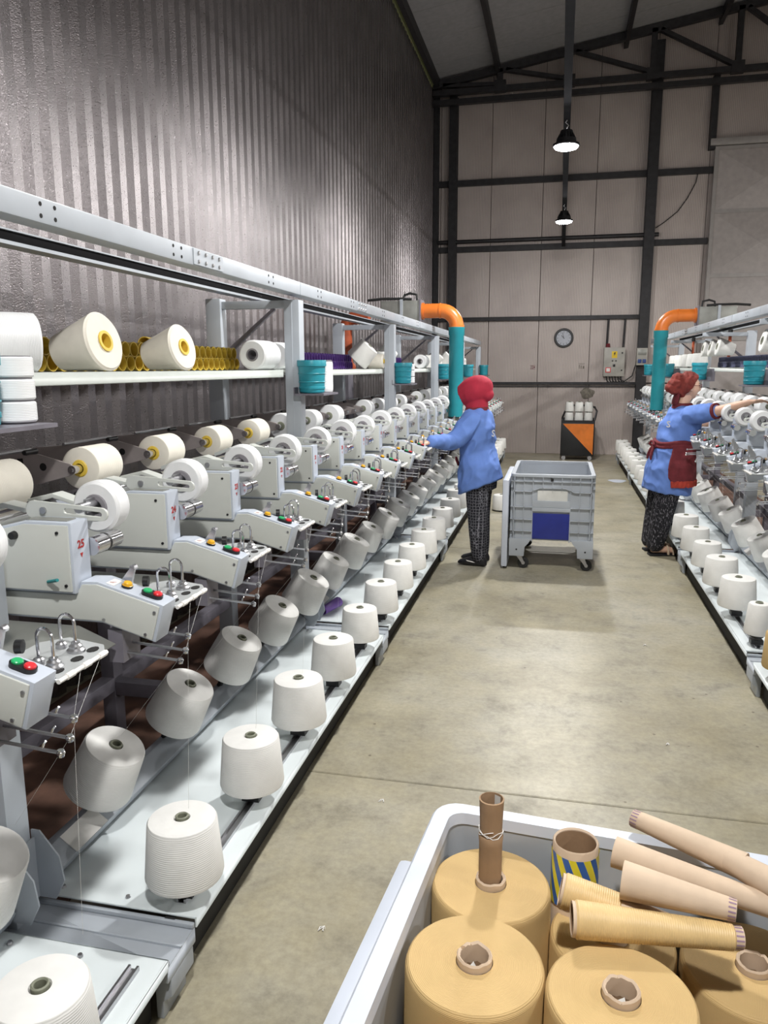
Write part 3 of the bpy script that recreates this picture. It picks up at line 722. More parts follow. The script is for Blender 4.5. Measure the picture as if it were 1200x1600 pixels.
yarn_thing('yarn_roll', ROLL, 'glossy white yarn roll at the left picture edge on the left shelf', 'yarn roll', (-1.60, 1.80, SZ+.083), (0, PI/2, .85), 'white rolls on the left shelf', 1.1)
yarn_thing('yarn_roll', ROLL, 'white yarn roll with dark core lying on the left shelf just before the post', 'yarn roll', (-1.52, 3.72, SZ+.076), (-PI/2, 0, -.05), 'white rolls on the left shelf')
yarn_thing('yarn_roll', ROLL, 'white yarn roll on the left shelf peeking out behind the post', 'yarn roll', (-1.53, 4.08, SZ+.076), (-PI/2, 0, 0), 'white rolls on the left shelf')
yarn_thing('yarn_cone', CONE, 'white cone leaning back on the left shelf at the end of the purple tubes', 'yarn cone', (-1.58, 6.02, SZ+.065), (.15, .75, .3), 'cones on the far left shelf', .92)
yarn_thing('yarn_package', PKG, 'small pale green-cored spool behind the leaning cone on the left shelf', 'yarn package', (-1.55, 6.30, SZ+.062), xrot, None, .85)
yarn_thing('yarn_cone', CONE, 'white cone standing on the left shelf just past the second post', 'yarn cone', (-1.55, 6.62, SZ+.008), (0, 0, 0), 'cones on the far left shelf', .8)
yarn_thing('yarn_cone', CONE, 'white cone tipped over above the second teal bucket on the left shelf', 'yarn cone', (-1.62, 7.10, SZ+.07), (.1, .7, 0), 'cones on the far left shelf', .85)
yarn_thing('yarn_roll', ROLL, 'white yarn roll facing the camera on the left shelf before the third post', 'yarn roll', (-1.50, 8.45, SZ+.076), (-PI/2, 0, 0), 'white rolls on the left shelf')
tag(link('empty_tube', tube_mesh('t', 'duct_red'), None, (-1.835, 8.33, SZ+.031), xrot), 'single red plastic tube beside the far purple stack on the left shelf', 'tube')
for i, (y, k) in enumerate(((9.15, 0), (9.5, 1), (9.85, 0), (10.4, 1), (11.5, 0), (11.9, 1), (12.5, 0))):
    yarn_thing('yarn_cone', CONE, 'white cone on the far left shelf past the third post, %s of seven' % ORD[i], 'yarn cone', (-1.55, y, SZ+(.008 if k == 0 else .07)), (0, 0 if k == 0 else .8, 0), 'cones on the far left shelf', .85)
for i, (y, z, k) in enumerate(((6.65, .115, 1), (8.45, .115, 1), (8.85, .115, 1), (9.25, .115, 1), (9.9, 0, 0), (10.3, 0, 0), (10.7, 0, 0), (11.4, 0, 0), (11.9, 0, 0))):
    if k: yarn_thing('yarn_cone', LCW, 'white cone lying on the slate tubes of the right shelf, %s from the camera' % ORD[i], 'yarn cone', (1.70, y, SZ+z+.061), (0, TL, PI), 'cones on the right shelf', .95)
    else: yarn_thing('yarn_cone', CONE, 'white cone on the far right shelf, %s beyond the slate tubes' % ORD[i-4], 'yarn cone', (1.62, y, SZ+.01), (0, 0, 0), 'cones on the right shelf', .9)
# ---- teal buckets hooked on the posts, white spools beside them
bk = MB().lathe([(1e-5, 0), (.060, 0), (.066, .006), (.0665, .02), (.0695, .022), (.0695, .032), (.067, .034), (.072, .138), (.072, .142), (.066, .142), (.061, .012), (1e-5, .010)], 32).mesh('bucket_body', 'plastic_teal')
bkr = MB().lathe([(.0735, .138), (.0775, .139), (.0775, .168), (.0765, .170), (.069, .170), (.069, .138), (.0735, .138)], 32).mesh('bucket_rim', 'plastic_teal')
bkg = MB().lathe([(.0705, .055), (.0722, .058), (.0705, .061)], 32).lathe([(.0722, .098), (.0738, .101), (.0722, .104)], 32).mesh('bucket_band', 'plastic_teal')
bkb = MB().box(-.075, .085, -.07, .20, -.012, -.002).box(-.08, -.074, -.07, .2, -.012, .03).mesh('bucket_bracket', 'frame_dark')
SP = (MB().lathe([(.015, 0), (.049, 0), (.052, .004), (.052, .045), (.049, .049), (.015, .049), (.015, 0)], 28).mesh('yarn_body', 'yarn_gloss'),
      MB().lathe([(.012, -.002), (.047, -.002), (.047, 0), (.016, .0), (.016, .049), (.047, .0495), (.047, .0515), (.012, .0515), (.012, -.002)], 22).mesh('core_tube', 'core_grey'))
for i, (x, y, n) in enumerate(((-1.30, 1.495, 3), (-1.278, 3.94, 0), (-1.278, 6.40, 3), (-1.278, 8.80, 0), (-1.278, 11.15, 0), (-1.278, 13.5, 0))):
    t = thing('bucket', 'teal plastic bucket on the left machine post, %s from the camera' % ORD[i], 'bucket', (x, y, 1.49), group='teal buckets')
    link('bucket_body', bk, t); link('bucket_rim', bkr, t); link('bucket_band', bkg, t)
    link('bucket_bracket', bkb, FL, (x-LX, y-Y0L, 1.49))
    for k in range(n):
        yarn_thing('spool', SP, 'white spool %s of the stack beside the %s teal bucket, left machine' % (('at the bottom', 'in the middle', 'on top')[k], 'nearest' if i == 0 else 'third'), 'spool', (x-.012 if i == 0 else x+.02, y+.17 if i == 0 else y+.15, 1.492+.054*k), (0, 0, 0), 'white spools by the buckets')
yarn_thing('spool', SP, 'tall cream spool standing behind the second teal bucket, left machine', 'spool', (-1.26, 4.09, 1.492), (0, 0, 0), None, (1, 1, 3.3))
for i, y in enumerate((6.15, 8.45, 10.8, 13.1)):
    t = thing('bucket', 'teal plastic bucket on the right machine, %s from the camera' % ORD[i], 'bucket', (1.385, y, 1.49), group='teal buckets')
    link('bucket_body', bk, t); link('bucket_rim', bkr, t); link('bucket_band', bkg, t)
    link('bucket_bracket', bkb, FR, (-(1.385-RXF), Y1-y, 1.49))
    link('bucket_hanger', MB().box(-.47, -.40, -.012, .012, 1.474, 1.482).box(-.55, -.46, -.012, .012, 1.474, 1.60).mesh('bucket_hanger', 'frame_dark'), FR, (0, Y1-y, 0))
# ---- suction pipes
def pipe_thing(side):
    left = side == 'left'
    s_ = 1 if left else -1
    y = 8.3 if left else 10.0
    xv, xs_, zt, r = (-1.08, -1.45, 2.21, .078) if left else (1.175, 1.56, 2.22, .078)
    t = thing('suction_pipe', 'orange elbow and teal standing suction pipe over the %s machine' % side, 'pipe', (xv, y, 0))
    L = abs(xs_-xv)
    pts = [(-s_*L, 0, zt), (-s_*.17, 0, zt)]
    for i in range(1, 9):
        a = PI/2*i/8; pts.append((-s_*.17+s_*.17*math.sin(a), 0, zt-.17*(1-math.cos(a))))
    part('elbow', MB().tube(pts, r*.97, 20), 'pvc_orange', t)
    part('elbow_socket', MB().tube([(-s_*L, 0, zt), (-s_*(L-.02), 0, zt)], r*1.12, 20), 'pvc_orange', t)
    part('elbow_socket', MB().tube([(-s_*.185, 0, zt), (-s_*.17, 0, zt)], r*1.03, 20), 'pvc_orange', t)
    part('elbow_socket', MB().tube([(0, 0, zt-.15), (0, 0, zt-.172)], r*1.03, 20), 'pvc_orange', t)
    part('standpipe', MB().lathe([(r*.9, 1.1), (r, 1.1), (r, zt-.26), (r*1.09, zt-.25), (r*1.09, zt-.19), (r*1.12, zt-.185), (r*1.12, zt-.172), (r*.9, zt-.172)], 24), 'pvc_teal', t)
    part('end_cap', MB().lathe([(1e-5, 1.085), (r*1.02, 1.085), (r*1.02, 1.10), (1e-5, 1.10)], 24), 'black_rubber', t)
    f = thing('fan_housing', 'grey sheet-metal fan housing on top of the %s machine beam' % side, 'fan housing', (xs_-s_*.22, y, 2.064))
    part('housing_box', MB().box(-.21, .21, -.10, .10, 0, .25), 'sheet_grey', f, bevel=.006)
    part('flange', MB().box(s_*.205, s_*.22, -.11, .11, .03, .26), 'frame_dark', f)
    part('belt', MB().tube([(-.36*s_, -.06, .262), (-.2*s_, -.06, .275), (0, -.06, .272), (.12*s_, -.06, .265)], .014, 8), 'black_rubber', f)
    part('cable', MB().tube([(.02*s_, -.02, .25), (.03*s_, -.02, .31), (.09*s_, -.02, .33), (.16*s_, -.02, .315), (.17*s_, -.02, .25)], .013, 8), 'black_rubber', f)
    part('clamp', MB().box(.0, .03, -.112, -.1, -.005, .262), 'frame_paint', f)
pipe_thing('left'); pipe_thing('right')
t = thing('exhaust_duct', 'rust-red duct standing behind the left shelf against the corrugated wall', 'duct', (-2.17, 7.85, 0))
part('duct_pipe', MB().cyl((0, 0, 1.72), (0, 0, 2.05), .066, seg=20), 'duct_red', t)
part('duct_elbow', MB().tube([(0, 0, 1.73), (0, .03, 1.67), (0, .09, 1.63), (0, .16, 1.62)], .064, 16), 'duct_red', t)
part('duct_elbow', MB().tube([(0, 0, 2.04), (.02, 0, 2.09), (.07, 0, 2.12), (.25, 0, 2.125)], .064, 16), 'duct_red', t)
part('duct_stand', MB().box(-.03, .03, -.03, .17, 0, 1.6), 'frame_dark', t)
for i, (x, y) in enumerate(((1.72, 8.8), (1.72, 11.1), (1.72, 6.6))):
    if i == 2: continue
    t = thing('drop_pipe', 'thin red drop pipe above the right shelf, %s' % ('nearer one' if i == 0 else 'farther one'), 'pipe', (x, y, 0), group='red drop pipes')
    part('pipe', MB().cyl((0, 0, 1.72), (0, 0, 1.95), .016, seg=12), 'duct_red', t)
    part('pipe_collar', MB().cyl((0, 0, 1.95), (0, 0, 2.0), .024, seg=12), 'black_plastic', t)

# ================================================================== CRATE TROLLEYS
def caster(parent, x, y):
    c = link('caster', MB().box(-.03, .03, -.03, .03, .105, .115).mesh('caster', 'steel'), parent, (x, y, 0))
    part('fork', MB().prism([(-.022, .105), (.022, .105), (.045, .045), (.03, .035)], -.021, -.017).prism([(-.022, .105), (.022, .105), (.045, .045), (.03, .035)], .017, .021), 'steel', c)
    part('wheel', MB().lathe([(1e-5, -.014), (.028, -.014), (.034, -.015), (.045, -.010), (.045, .010), (.034, .015), (.028, .014), (1e-5, .014)], 22, Matrix.Translation((.035, 0, .046)) @ Matrix.Rotation(PI/2, 4, 'X')), 'black_rubber', c)
    part('hub', MB().cyl((.035, -.0225, .046), (.035, .0225, .046), .014), 'steel', c)
def crate(label, loc, rz, Hc, D=.95, Wd=.33, mat='plastic_grey', panel=True):
    t = thing('crate_trolley', label, 'trolley', loc, (0, 0, rz))
    w_, t_ = Wd-.022, .012
    # shell: inner tub
    def rr(hw, y0, y1, r, z, n=5):
        pts = []
        for cx, cy, a0 in ((hw-r, y1-r, 0), (-hw+r, y1-r, PI/2), (-hw+r, y0+r, PI), (hw-r, y0+r, 1.5*PI)):
            for i in range(n+1):
                a = a0+PI/2*i/n; pts.append((cx+r*math.cos(a), cy+r*math.sin(a), z))
        return pts
    b_ = MB()
    b_.loft([rr(w_, .022, D-.022, .03, .25), rr(w_, .022, D-.022, .03, Hc-.005), rr(w_-t_, .034, D-.034, .03, Hc-.005), rr(w_-t_, .034, D-.034, .03, .262)], cap=False)
    n4 = len(b_.v)//4
    b_.f += [tuple(range(n4)), tuple(3*n4+i for i in range(n4))]
    part('tub', b_, 'plastic_grey', t)  # foreground tub darker than its pale rim: inner shade put into the colour
    b_ = MB().loft([rr(Wd, 0, D, .05, Hc-.022), rr(Wd, 0, D, .05, Hc-.004), rr(Wd-.004, .004, D-.004, .046, Hc), rr(Wd-.034, .034, D-.034, .03, Hc), rr(Wd-.036, .036, D-.036, .03, Hc-.022), rr(Wd, 0, D, .05, Hc-.022)], cap=False)
    part('rim', b_, 'plastic_grey_pale' if mat != 'plastic_grey' else mat, t)
    # ribs on the two ends and the two long sides
    for zf in (.925, .86, .66, .53, .41, .32):
        z = Hc*zf
        for y0, y1, face in ((.002, .023, 0), (D-.023, D-.002, 1)):
            if zf > .8:
                d = .0 if zf > .9 else .03
                b_ = MB().prism([(-w_, z-d-.003), (-.17, z-d-.003), (-.10, z-.003), (.10, z-.003), (.17, z-d-.003), (w_, z-d-.003), (w_, z-d+.003), (.17, z-d+.003), (.10, z+.003), (-.10, z+.003), (-.17, z-d+.003), (-w_, z-d+.003)], y0, y1)
                part('rib', b_, mat, t, smooth=0)
            else:
                for xa, xb in ((-w_, -.155), (.145, w_)): part('rib', MB().box(xa, xb, y0, y1, z-.003, z+.003), mat, t, smooth=0)
        for s_ in (-1, 1): part('rib', MB().box(min(s_*w_, s_*(Wd-.002)), max(s_*w_, s_*(Wd-.002)), .022, D-.022, z-.003, z+.003), mat, t, smooth=0)
    for x in (-w_+.01, -.222, -.152, -.075, .0, .072, .142, .212, w_-.01):
        z0 = .24 if abs(x) > .14 else Hc*.84
        part('rib', MB().box(x-.003, x+.003, .002, .023, z0, Hc-.02), mat, t, smooth=0)
        part('rib', MB().box(x-.003, x+.003, D-.023, D-.002, z0, Hc-.02), mat, t, smooth=0)
    for k in range(9):
        y = .05+k*(D-.1)/8
        for s_ in (-1, 1): part('rib', MB().box(min(s_*w_, s_*(Wd-.002)), max(s_*w_, s_*(Wd-.002)), y-.003, y+.003, .25, Hc-.02), mat, t, smooth=0)
    for s_ in (-1, 1):      # corner legs with the arch between
        for y0, y1 in ((.0, .15), (D-.15, D)):
            b_ = MB().prism([(s_*Wd, .115), (s_*Wd, .26), (s_*.155, .26), (s_*.175, .225), (s_*.205, .19), (s_*.21, .115)], y0, y1)
            part('leg', b_, mat, t, bevel=.004)
            part('leg_hole', MB().cyl((s_*.27, -.002 if y0 == 0 else D+.002, .17), (s_*.27, .001 if y0 == 0 else D-.001, .17), .007, seg=10), 'hole_dark', t)
        caster(t, s_*.25, .075); caster(t, s_*.25, D-.075)
    if panel:
        part('blue_panel', MB().box(-.150, .140, .008, .03, .262, Hc*.60), 'panel_navy', t, bevel=.003)
        part('paper_sheet', MB().box(-.115, .118, .016, .0215, .565, .655), 'paper', t)
        part('grip_bar', MB().box(-.152, .142, .001, .023, Hc*.62, Hc*.66).box(-.152, .142, .006, .023, Hc*.66, Hc*.73), mat, t, bevel=.004)
        part('latch', MB().box(-.016, .006, -.002, .006, Hc*.935, Hc*.965), 'black_plastic', t)
    b_ = MB().box(-Wd-.062, -Wd-.012, .0, D*.93, .02, Hc-(.05 if panel else .10))
    part('side_board', b_, 'plastic_grey_pale', t, bevel=.012)
    part('board_gap', MB().box(-Wd-.013, -Wd+.002, .03, D*.9, .25, .35), 'black_rubber', t)
    part('board_caster', MB().cyl((-Wd-.05, .06, .012), (-Wd-.03, .06, .012), .012).cyl((-Wd-.05, .8, .012), (-Wd-.03, .8, .012), .012), 'black_rubber', t)
    return t
crate('grey plastic crate trolley with blue panel and paper sheet standing in the aisle', (-.02, 6.15, 0), 0, .785)
crate('pale grey crate trolley in the foreground filled with golden spools', (.040, .43, 0), -math.radians(5), .765, mat='plastic_grey_pale', panel=False)
part_lint = MB()
for i in range(14):
    x, y = random.uniform(.02, .26), random.uniform(6.22, 6.34); part_lint.ball((x, y, .70+.01*random.random()), random.uniform(.02, .035), 8, (1.4, 1, .6))
lt = thing('waste_yarn', 'heap of white waste yarn inside the aisle trolley', 'waste yarn', (0, 0, 0))
part('tuft', MB().loft([[(.10+.16*math.cos(a)*s_, 6.33+.10*math.sin(a)*s_, z) for a in [2*PI*k/16 for k in range(16)]] for s_, z in ((1, .262), (1, .5), (.95, .66), (.75, .70), (.35, .725), (.1, .73))]), 'yarn_white', lt)
# ---- golden spools in the foreground trolley
def spool_meshes(r, h):
    return (MB().lathe([(.026, 0), (r*1.04, 0), (r*1.06, .01), (r*1.005, h-.010), (r*.985, h-.003), (r*.95, h), (.028, h+.001), (.026, h-.02), (.026, 0)], 64).mesh('yarn_body', 'yarn_gold'),
            MB().lathe([(.0265, -.0), (.0265, h+.010), (.0245, h+.012), (.0215, h+.010), (.0215, h-.09), (1e-5, h-.09)], 26).mesh('core_tube', 'kraft'))
SPOOLS = [(-.086, 1.237, .715, .105, 'golden yarn spool with a paper tube standing in its core'),
          (-.092, 1.015, .742, .104, 'golden yarn spool with a torn empty core, left middle of the foreground trolley'),
          (.118, .995, .742, .105, 'golden yarn spool with a torn empty core, right of the middle one'),
          (-.115, .80, .735, .104, 'golden yarn spool cut by the bottom picture edge'),
          (.345, 1.20, .655, .112, 'golden yarn spool lying lower at the right picture edge'),
          (.125, 1.222, .655, .105, 'golden yarn spool half hidden beneath the paper tubes'),
          (.335, .96, .60, .108, 'golden yarn spool deep in shadow right of the foreground spools'),
          (.10, .77, .70, .105, 'golden yarn spool below the bottom picture edge')]
for x, y, zt, r, lab in SPOOLS:
    h = zt-.266
    t = yarn_thing('golden_spool', spool_meshes(r, h), lab, 'yarn spool', (x, y, .266), (0, 0, random.uniform(0, 6)), 'golden spools in the foreground trolley')
    b_ = MB(); rg = []
    for k in range(26):
        a = 2*PI*k/26; hh = h+.011+.004*noise.noise(Vector((x*40, k*.7, 3)))
        rg.append((a, hh))
    b_.loft([[(rr_*math.cos(a), rr_*math.sin(a), hh+dz) for a, hh in rg] for rr_, dz in ((.0268, -.012), (.0268, 0), (.0245, .003), (.0213, 0), (.0213, -.03))], cap=False)
    part('torn_rim', b_, 'kraft_light', t)
    if lab.startswith('golden yarn spool with a torn'): part('paper_scrap', MB().add([(-.012, -.004, h-.04), (.012, -.008, h-.035), (.010, .010, h-.012), (-.006, .012, h-.02)], [(0, 1, 2, 3)]), 'paper', t, smooth=0)
def paper_cone(p0, p1, r0, r1, mat, label, stripes=True, wound=0):
    p0, p1 = Vector(p0), Vector(p1); d = p1-p0; L = d.length
    t = tag(link('paper_cone', None, None), label, 'paper tube', 'paper cones in the foreground trolley')
    t.location = p0; t.rotation_euler = d.to_track_quat('Z', 'Y').to_euler()
    rf_ = lambda f: r0+(r1-r0)*f
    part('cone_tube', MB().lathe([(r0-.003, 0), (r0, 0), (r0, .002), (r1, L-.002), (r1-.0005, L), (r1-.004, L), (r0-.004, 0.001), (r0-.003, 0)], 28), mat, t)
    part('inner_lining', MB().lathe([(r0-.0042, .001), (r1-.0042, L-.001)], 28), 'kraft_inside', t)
    if wound:
        part('wound_yarn', MB().lathe([(rf_(.02)+.0005, L*.02), (rf_(.03)+.0025, L*.03), (rf_(wound)+.0025, L*(wound-.01)), (rf_(wound)+.0003, L*wound)], 28), 'yarn_gold_tube', t)
    if stripes:
        for k in range(16):
            a = 2*PI*k/16; n_ = []
            for f in (.93, .995):
                for da in (-.07, .07): n_.append(((rf_(f)+.0004)*math.cos(a+da), (rf_(f)+.0004)*math.sin(a+da), L*f))
            part('stripe', MB().add(n_, [(0, 1, 3, 2)]), 'stripe_violet', t, smooth=0, recalc=False)
    return t
paper_cone((.05, 1.101, .772), (.303, 1.123, .765), .026, .0165, 'kraft_light', 'paper cone wound with golden yarn, lowest of the lying tubes', wound=.95)
paper_cone((.033, 1.168, .772), (.255, 1.150, .735), .026, .0165, 'kraft_light', 'golden-wound paper cone lying under the bare beige cone', wound=.42)
paper_cone((.130, 1.171, .803), (.295, 1.137, .800), .030, .0165, 'kraft_light', 'bare beige paper cone with violet striped tip pointing right')
paper_cone((.124, 1.264, .790), (.375, 1.188, .775), .026, .0175, 'kraft_light', 'long bare beige paper cone lying behind the striped one')
paper_cone((.330, 1.245, .805), (.160, 1.342, .812), .023, .0155, 'kraft_light', 'beige paper cone with striped tip lying on the far rim')
paper_cone((.40, 1.185, .800), (.305, 1.256, .808), .026, .0195, 'kraft_light', 'beige paper cone at the right picture edge pushed into another cone', stripes=False)
t = tag(link('paper_tube', None, None, (-.088, 1.238, .645)), 'two stacked brown paper tubes standing in a golden spool core', 'paper tube')
part('lower_tube', MB().lathe([(.0195, 0), (.0205, .15), (.022, .165), (.0205, .168), (.0175, .168), (.0170, 0), (.0195, 0)], 28), 'kraft', t)
part('upper_tube', MB().lathe([(.0185, .15), (.0215, .23), (.022, .234), (.0195, .235), (.0165, .15), (.0185, .15)], 28), 'kraft', t)
part('thread_loop', MB().tube([(.021*math.cos(a*.9)*1.02, .021*math.sin(a*.9)*1.02, .168+.004*math.sin(3*a)+.0005*a) for a in [k*.5 for k in range(40)]], .0007, 4), 'yarn_white', t)
part('paper_liner', MB().add([(.004, .0155, .18), (.014, .0095, .18), (.0145, .0100, .233), (.004, .0165, .233)], [(0, 1, 2, 3)]), 'paper', t, smooth=0)
t = tag(link('paper_tube', None, None, (.06, 1.295, .52)), 'short wide cardboard tube with blue and yellow striped band', 'paper tube')
part('wide_tube', MB().lathe([(.0405, 0), (.0405, .26), (.0385, .263), (.036, .26), (.036, 0), (.0405, 0)], 36), 'kraft_light', t)
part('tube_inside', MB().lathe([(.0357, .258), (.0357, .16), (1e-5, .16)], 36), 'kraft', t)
for k in range(20):
    a0 = 2*PI*k/20; vs_ = []
    for i in range(7):
        for q in (0, 1): a = a0+q*2*PI/20+i*.16; vs_.append((.0422*math.cos(a), .0422*math.sin(a), .248-.1*i/6))
    part('band_stripe', MB().add(vs_, [(2*i, 2*i+1, 2*i+3, 2*i+2) for i in range(6)]), 'tape_blue' if k % 2 else 'tape_yellow', t, recalc=False)
# ---- on the floor
FCB = MB().lathe([(1e-5, 0), (.10, 0), (.10, .012), (1e-5, .012)], 24).mesh('base_disc', 'black_rubber')
t = yarn_thing('yarn_cone', CONE, 'white yarn cone standing on the floor left of the grey trolley', 'yarn cone', (-.60, 8.78, .013), (0, 0, 0), None)
link('base_disc', FCB, t, (0, 0, -.013))
for i, (x, y, lab) in enumerate(((-.60, 2.60, 'tiny white lint scrap left of the floor joint'), (-.25, 2.38, 'tiny white lint scrap just before the floor joint'), (.55, 4.55, 'tiny white lint scrap in the right half of the aisle'), (.52, 3.3, 'tiny lint scrap near the right aisle edge'), (-.62, 1.9, 'tangled lint scrap on the floor left of the foreground trolley'))):
    tag(part('lint_scrap', MB().tube([(x+.012*math.cos(a)*random.uniform(.4, 1), y+.012*math.sin(a*1.7), .002+.002*random.random()) for a in range(8)], .0016, 5), 'sticker_white', None), lab, 'lint')
tag(part('pale_floor_patch', MB().loft([[(.87+rx_*math.cos(a)*(1+.2*math.sin(3*a)), 11.45+ry_*math.sin(a), z) for a in [2*PI*k/18 for k in range(18)]] for rx_, ry_, z in ((.12, .16, .0005), (.12, .16, .003), (.03, .04, .005))]), 'plastic_grey_pale', None), 'pale blue flat patch on the far right floor', 'scrap')  # thin pale blue patch laid on the floor
# ---- black and orange bin cart before the end wall
t = thing('bin_cart', 'black bin cart with an orange triangle before the end wall', 'cart', (.06, 13.95, 0))
part('cart_body', MB().box(0, .575, 0, .50, .075, .655), 'cart_black', t, bevel=.008)
part('orange_triangle', MB().prism([(.03, .64), (.555, .64), (.555, .10)], -.006, .001), 'cart_orange', t, smooth=0)
part('top_tray', MB().box(0, .575, .0, .02, .655, .70).box(0, .02, .02, .5, .655, .70).box(.555, .575, .02, .5, .655, .72).box(0, .575, .48, .5, .655, .72), 'cart_black', t)
part('handle', MB().tube([(.565, .02, .70), (.60, .06, .86), (.57, .25, .92), (.30, .49, .95), (.10, .49, .93), (.02, .48, .72)], .018, 10), 'cart_black', t)
part('side_panel', MB().box(.573, .578, .08, .44, .14, .62), 'stain_grey', t)
for x in (.06, .51):
    for y in (.06, .44): part('caster', MB().lathe([(1e-5, -.014), (.036, -.014), (.036, .014), (1e-5, .014)], 14, Matrix.Translation((x, y, .037)) @ Matrix.Rotation(PI/2, 4, 'X')), 'steel', t)
names = (('left', 'middle', 'right'), ('front', 'rear'), ('lower', 'upper'))
for i in range(3):
    for j in range(2):
        for k in range(2):
            yarn_thing('yarn_cone', CONE_S, '%s %s %s white cone on the bin cart' % (names[2][k], names[1][j], names[0][i]), 'yarn cone', (.06+.135+i*.165, 13.95+.12+j*.2, .66+.012+k*.177), (0, 0, 0), 'white cones on the bin cart', (1.2, 1.2, .98))
# ================================================================== END WALL FIXTURES
EY = WY
t = thing('wall_clock', 'round wall clock with thick black rim on the end wall', 'clock', (.05, EY, 2.15), (PI/2, 0, 0))
part('rim', MB().lathe([(.135, 0), (.175, 0), (.175, .03), (.165, .04), (.145, .04), (.135, .025), (.135, 0)], 40), 'black_plastic', t)
part('face', MB().lathe([(1e-5, .012), (.138, .012), (.138, 0)], 40), 'clock_face', t)
for k in range(12):
    a = 2*PI*k/12; part('hour_mark', MB().box(-.004, .004, .100, .124, .0125, .0135), 'black_plastic', t, rot=(0, 0, a), smooth=0)
part('hour_hand', MB().box(-.005, .005, -.015, .065, .014, .016), 'black_plastic', t, rot=(0, 0, .75))
part('minute_hand', MB().box(-.0035, .0035, -.02, .10, .017, .019), 'black_plastic', t, rot=(0, 0, .25))
t = thing('electrical_cabinet', 'grey electrical cabinet with yellow warning sign on the end wall', 'electrical cabinet', (.96, EY-.14, 1.71))
part('cabinet_box', MB().box(-.185, .185, 0, .14, -.26, .26), 'elec_grey', t, bevel=.008)
part('cabinet_door', MB().box(-.175, .175, -.006, .0, -.25, .25), 'elec_grey', t, bevel=.003)
part('warning_sign', MB().box(-.048, .048, -.008, -.006, .07, .19), 'sign_yellow', t, smooth=0)
part('lightning_mark', MB().prism([(-.004, .17), (.022, .178), (.008, .15), (.024, .152), (-.014, .105), (-.002, .138), (-.018, .136)], -.0095, -.008), 'black_plastic', t, smooth=0)
for x in (-.03, .03): part('pilot_lamp', MB().cyl((x, -.006, .02), (x, -.016, .02), .012, seg=12), 'black_plastic', t)
part('selector', MB().box(-.02, .02, -.02, -.006, -.085, -.04), 'black_plastic', t, bevel=.003)
part('main_switch', MB().box(-.145, -.055, -.012, -.006, -.19, -.10), 'button_red', t, smooth=0)
part('switch_plate', MB().box(-.132, -.068, -.016, -.012, -.175, -.112), 'sticker_white', t, smooth=0)
for z in (.16, -.15): part('lock', MB().cyl((.135, -.006, z), (.135, -.014, z), .014, seg=12), 'black_plastic', t)
for k in range(6):
    x = -.12+.05*k; part('cable', MB().tube([(x, .05, -.26), (x+.01, .05, -.33), (x+.05, .06, -.37-.01*(k % 2)), (x+.12, .09, -.36)], .011, 7), 'black_rubber', t)
part('cable', MB().tube([(.1, .06, -.30), (.2, .06, -.35), (.33, .06, -.25), (.38, .04, -.05), (.40, .02, .1), (.47, .0, .35)], .010, 7), 'black_rubber', t)
for x in (-.14, .15): part('conduit', MB().cyl((x, .08, .26), (x+.01, .08, .79), .02, seg=10), 'dark_steel', t)
part('buzzer', MB().cyl((-.12, .06, .26), (-.12, .06, .33), .04, .035, seg=14), 'cloth_maroon', t)
t = thing('socket_box', 'small grey socket box with two blue sockets on the steel column', 'socket box', (1.42, EY-.33, 1.80))
part('box', MB().box(-.09, .09, 0, .12, -.15, .15), 'elec_grey', t, bevel=.006)
part('breaker_window', MB().box(-.07, .07, -.006, 0, .03, .12), 'sheet_grey', t, bevel=.002)
for x in (-.04, .04): part('socket', MB().box(x-.03, x+.03, -.02, 0, -.11, -.045), 'socket_blue', t, bevel=.004)
tag(part('wall_sign', MB().box(-.05, .05, -.004, 0, -.035, -.03).box(-.05, .05, -.004, 0, .03, .035).box(-.03, -.022, -.004, 0, -.03, .03).box(.0, .008, -.004, 0, -.03, .03).box(.02, .042, -.004, 0, -.01, .012), 'cloth_maroon', None, (-.50, EY, 1.62)), 'small red stencil mark on the end wall left of the clock', 'marking')
tag(part('wall_sign', MB().box(-.06, .05, -.004, 0, .045, .052).box(-.05, .04, -.004, 0, .025, .030).box(-.05, -.038, -.004, 0, -.045, .02).box(-.02, .0, -.004, 0, -.045, .01).box(.015, .045, -.004, 0, -.045, .005), 'stain_grey', None, (.395, EY, 1.635)), 'small grey stencil mark on the end wall under the clock', 'marking')
tag(part('plaster_patch', MB().loft([[(.52+(.125*s_)*math.cos(a)*(1+.12*math.sin(5*a)), EY-d, 1.14+(.10*s_)*math.sin(a)*(1+.15*math.cos(3*a))) for a in [2*PI*k/24 for k in range(24)]] for s_, d in ((1, 0), (.95, .012), (.5, .018), (.1, .019))]), 'stain_grey', None), 'rough grey plaster patch on the end wall above the bin cart', 'patch')
tag(part('wall_cable', MB().tube([(2.2, EY-.03, 4.93), (2.17, EY-.03, 4.75), (2.05, EY-.03, 4.5), (1.9, EY-.03, 4.28), (1.7, EY-.03, 4.12), (1.55, EY-.03, 4.02)], .008, 6), 'black_rubber', None), 'loose black cable drooping across the upper end wall', 'cable')
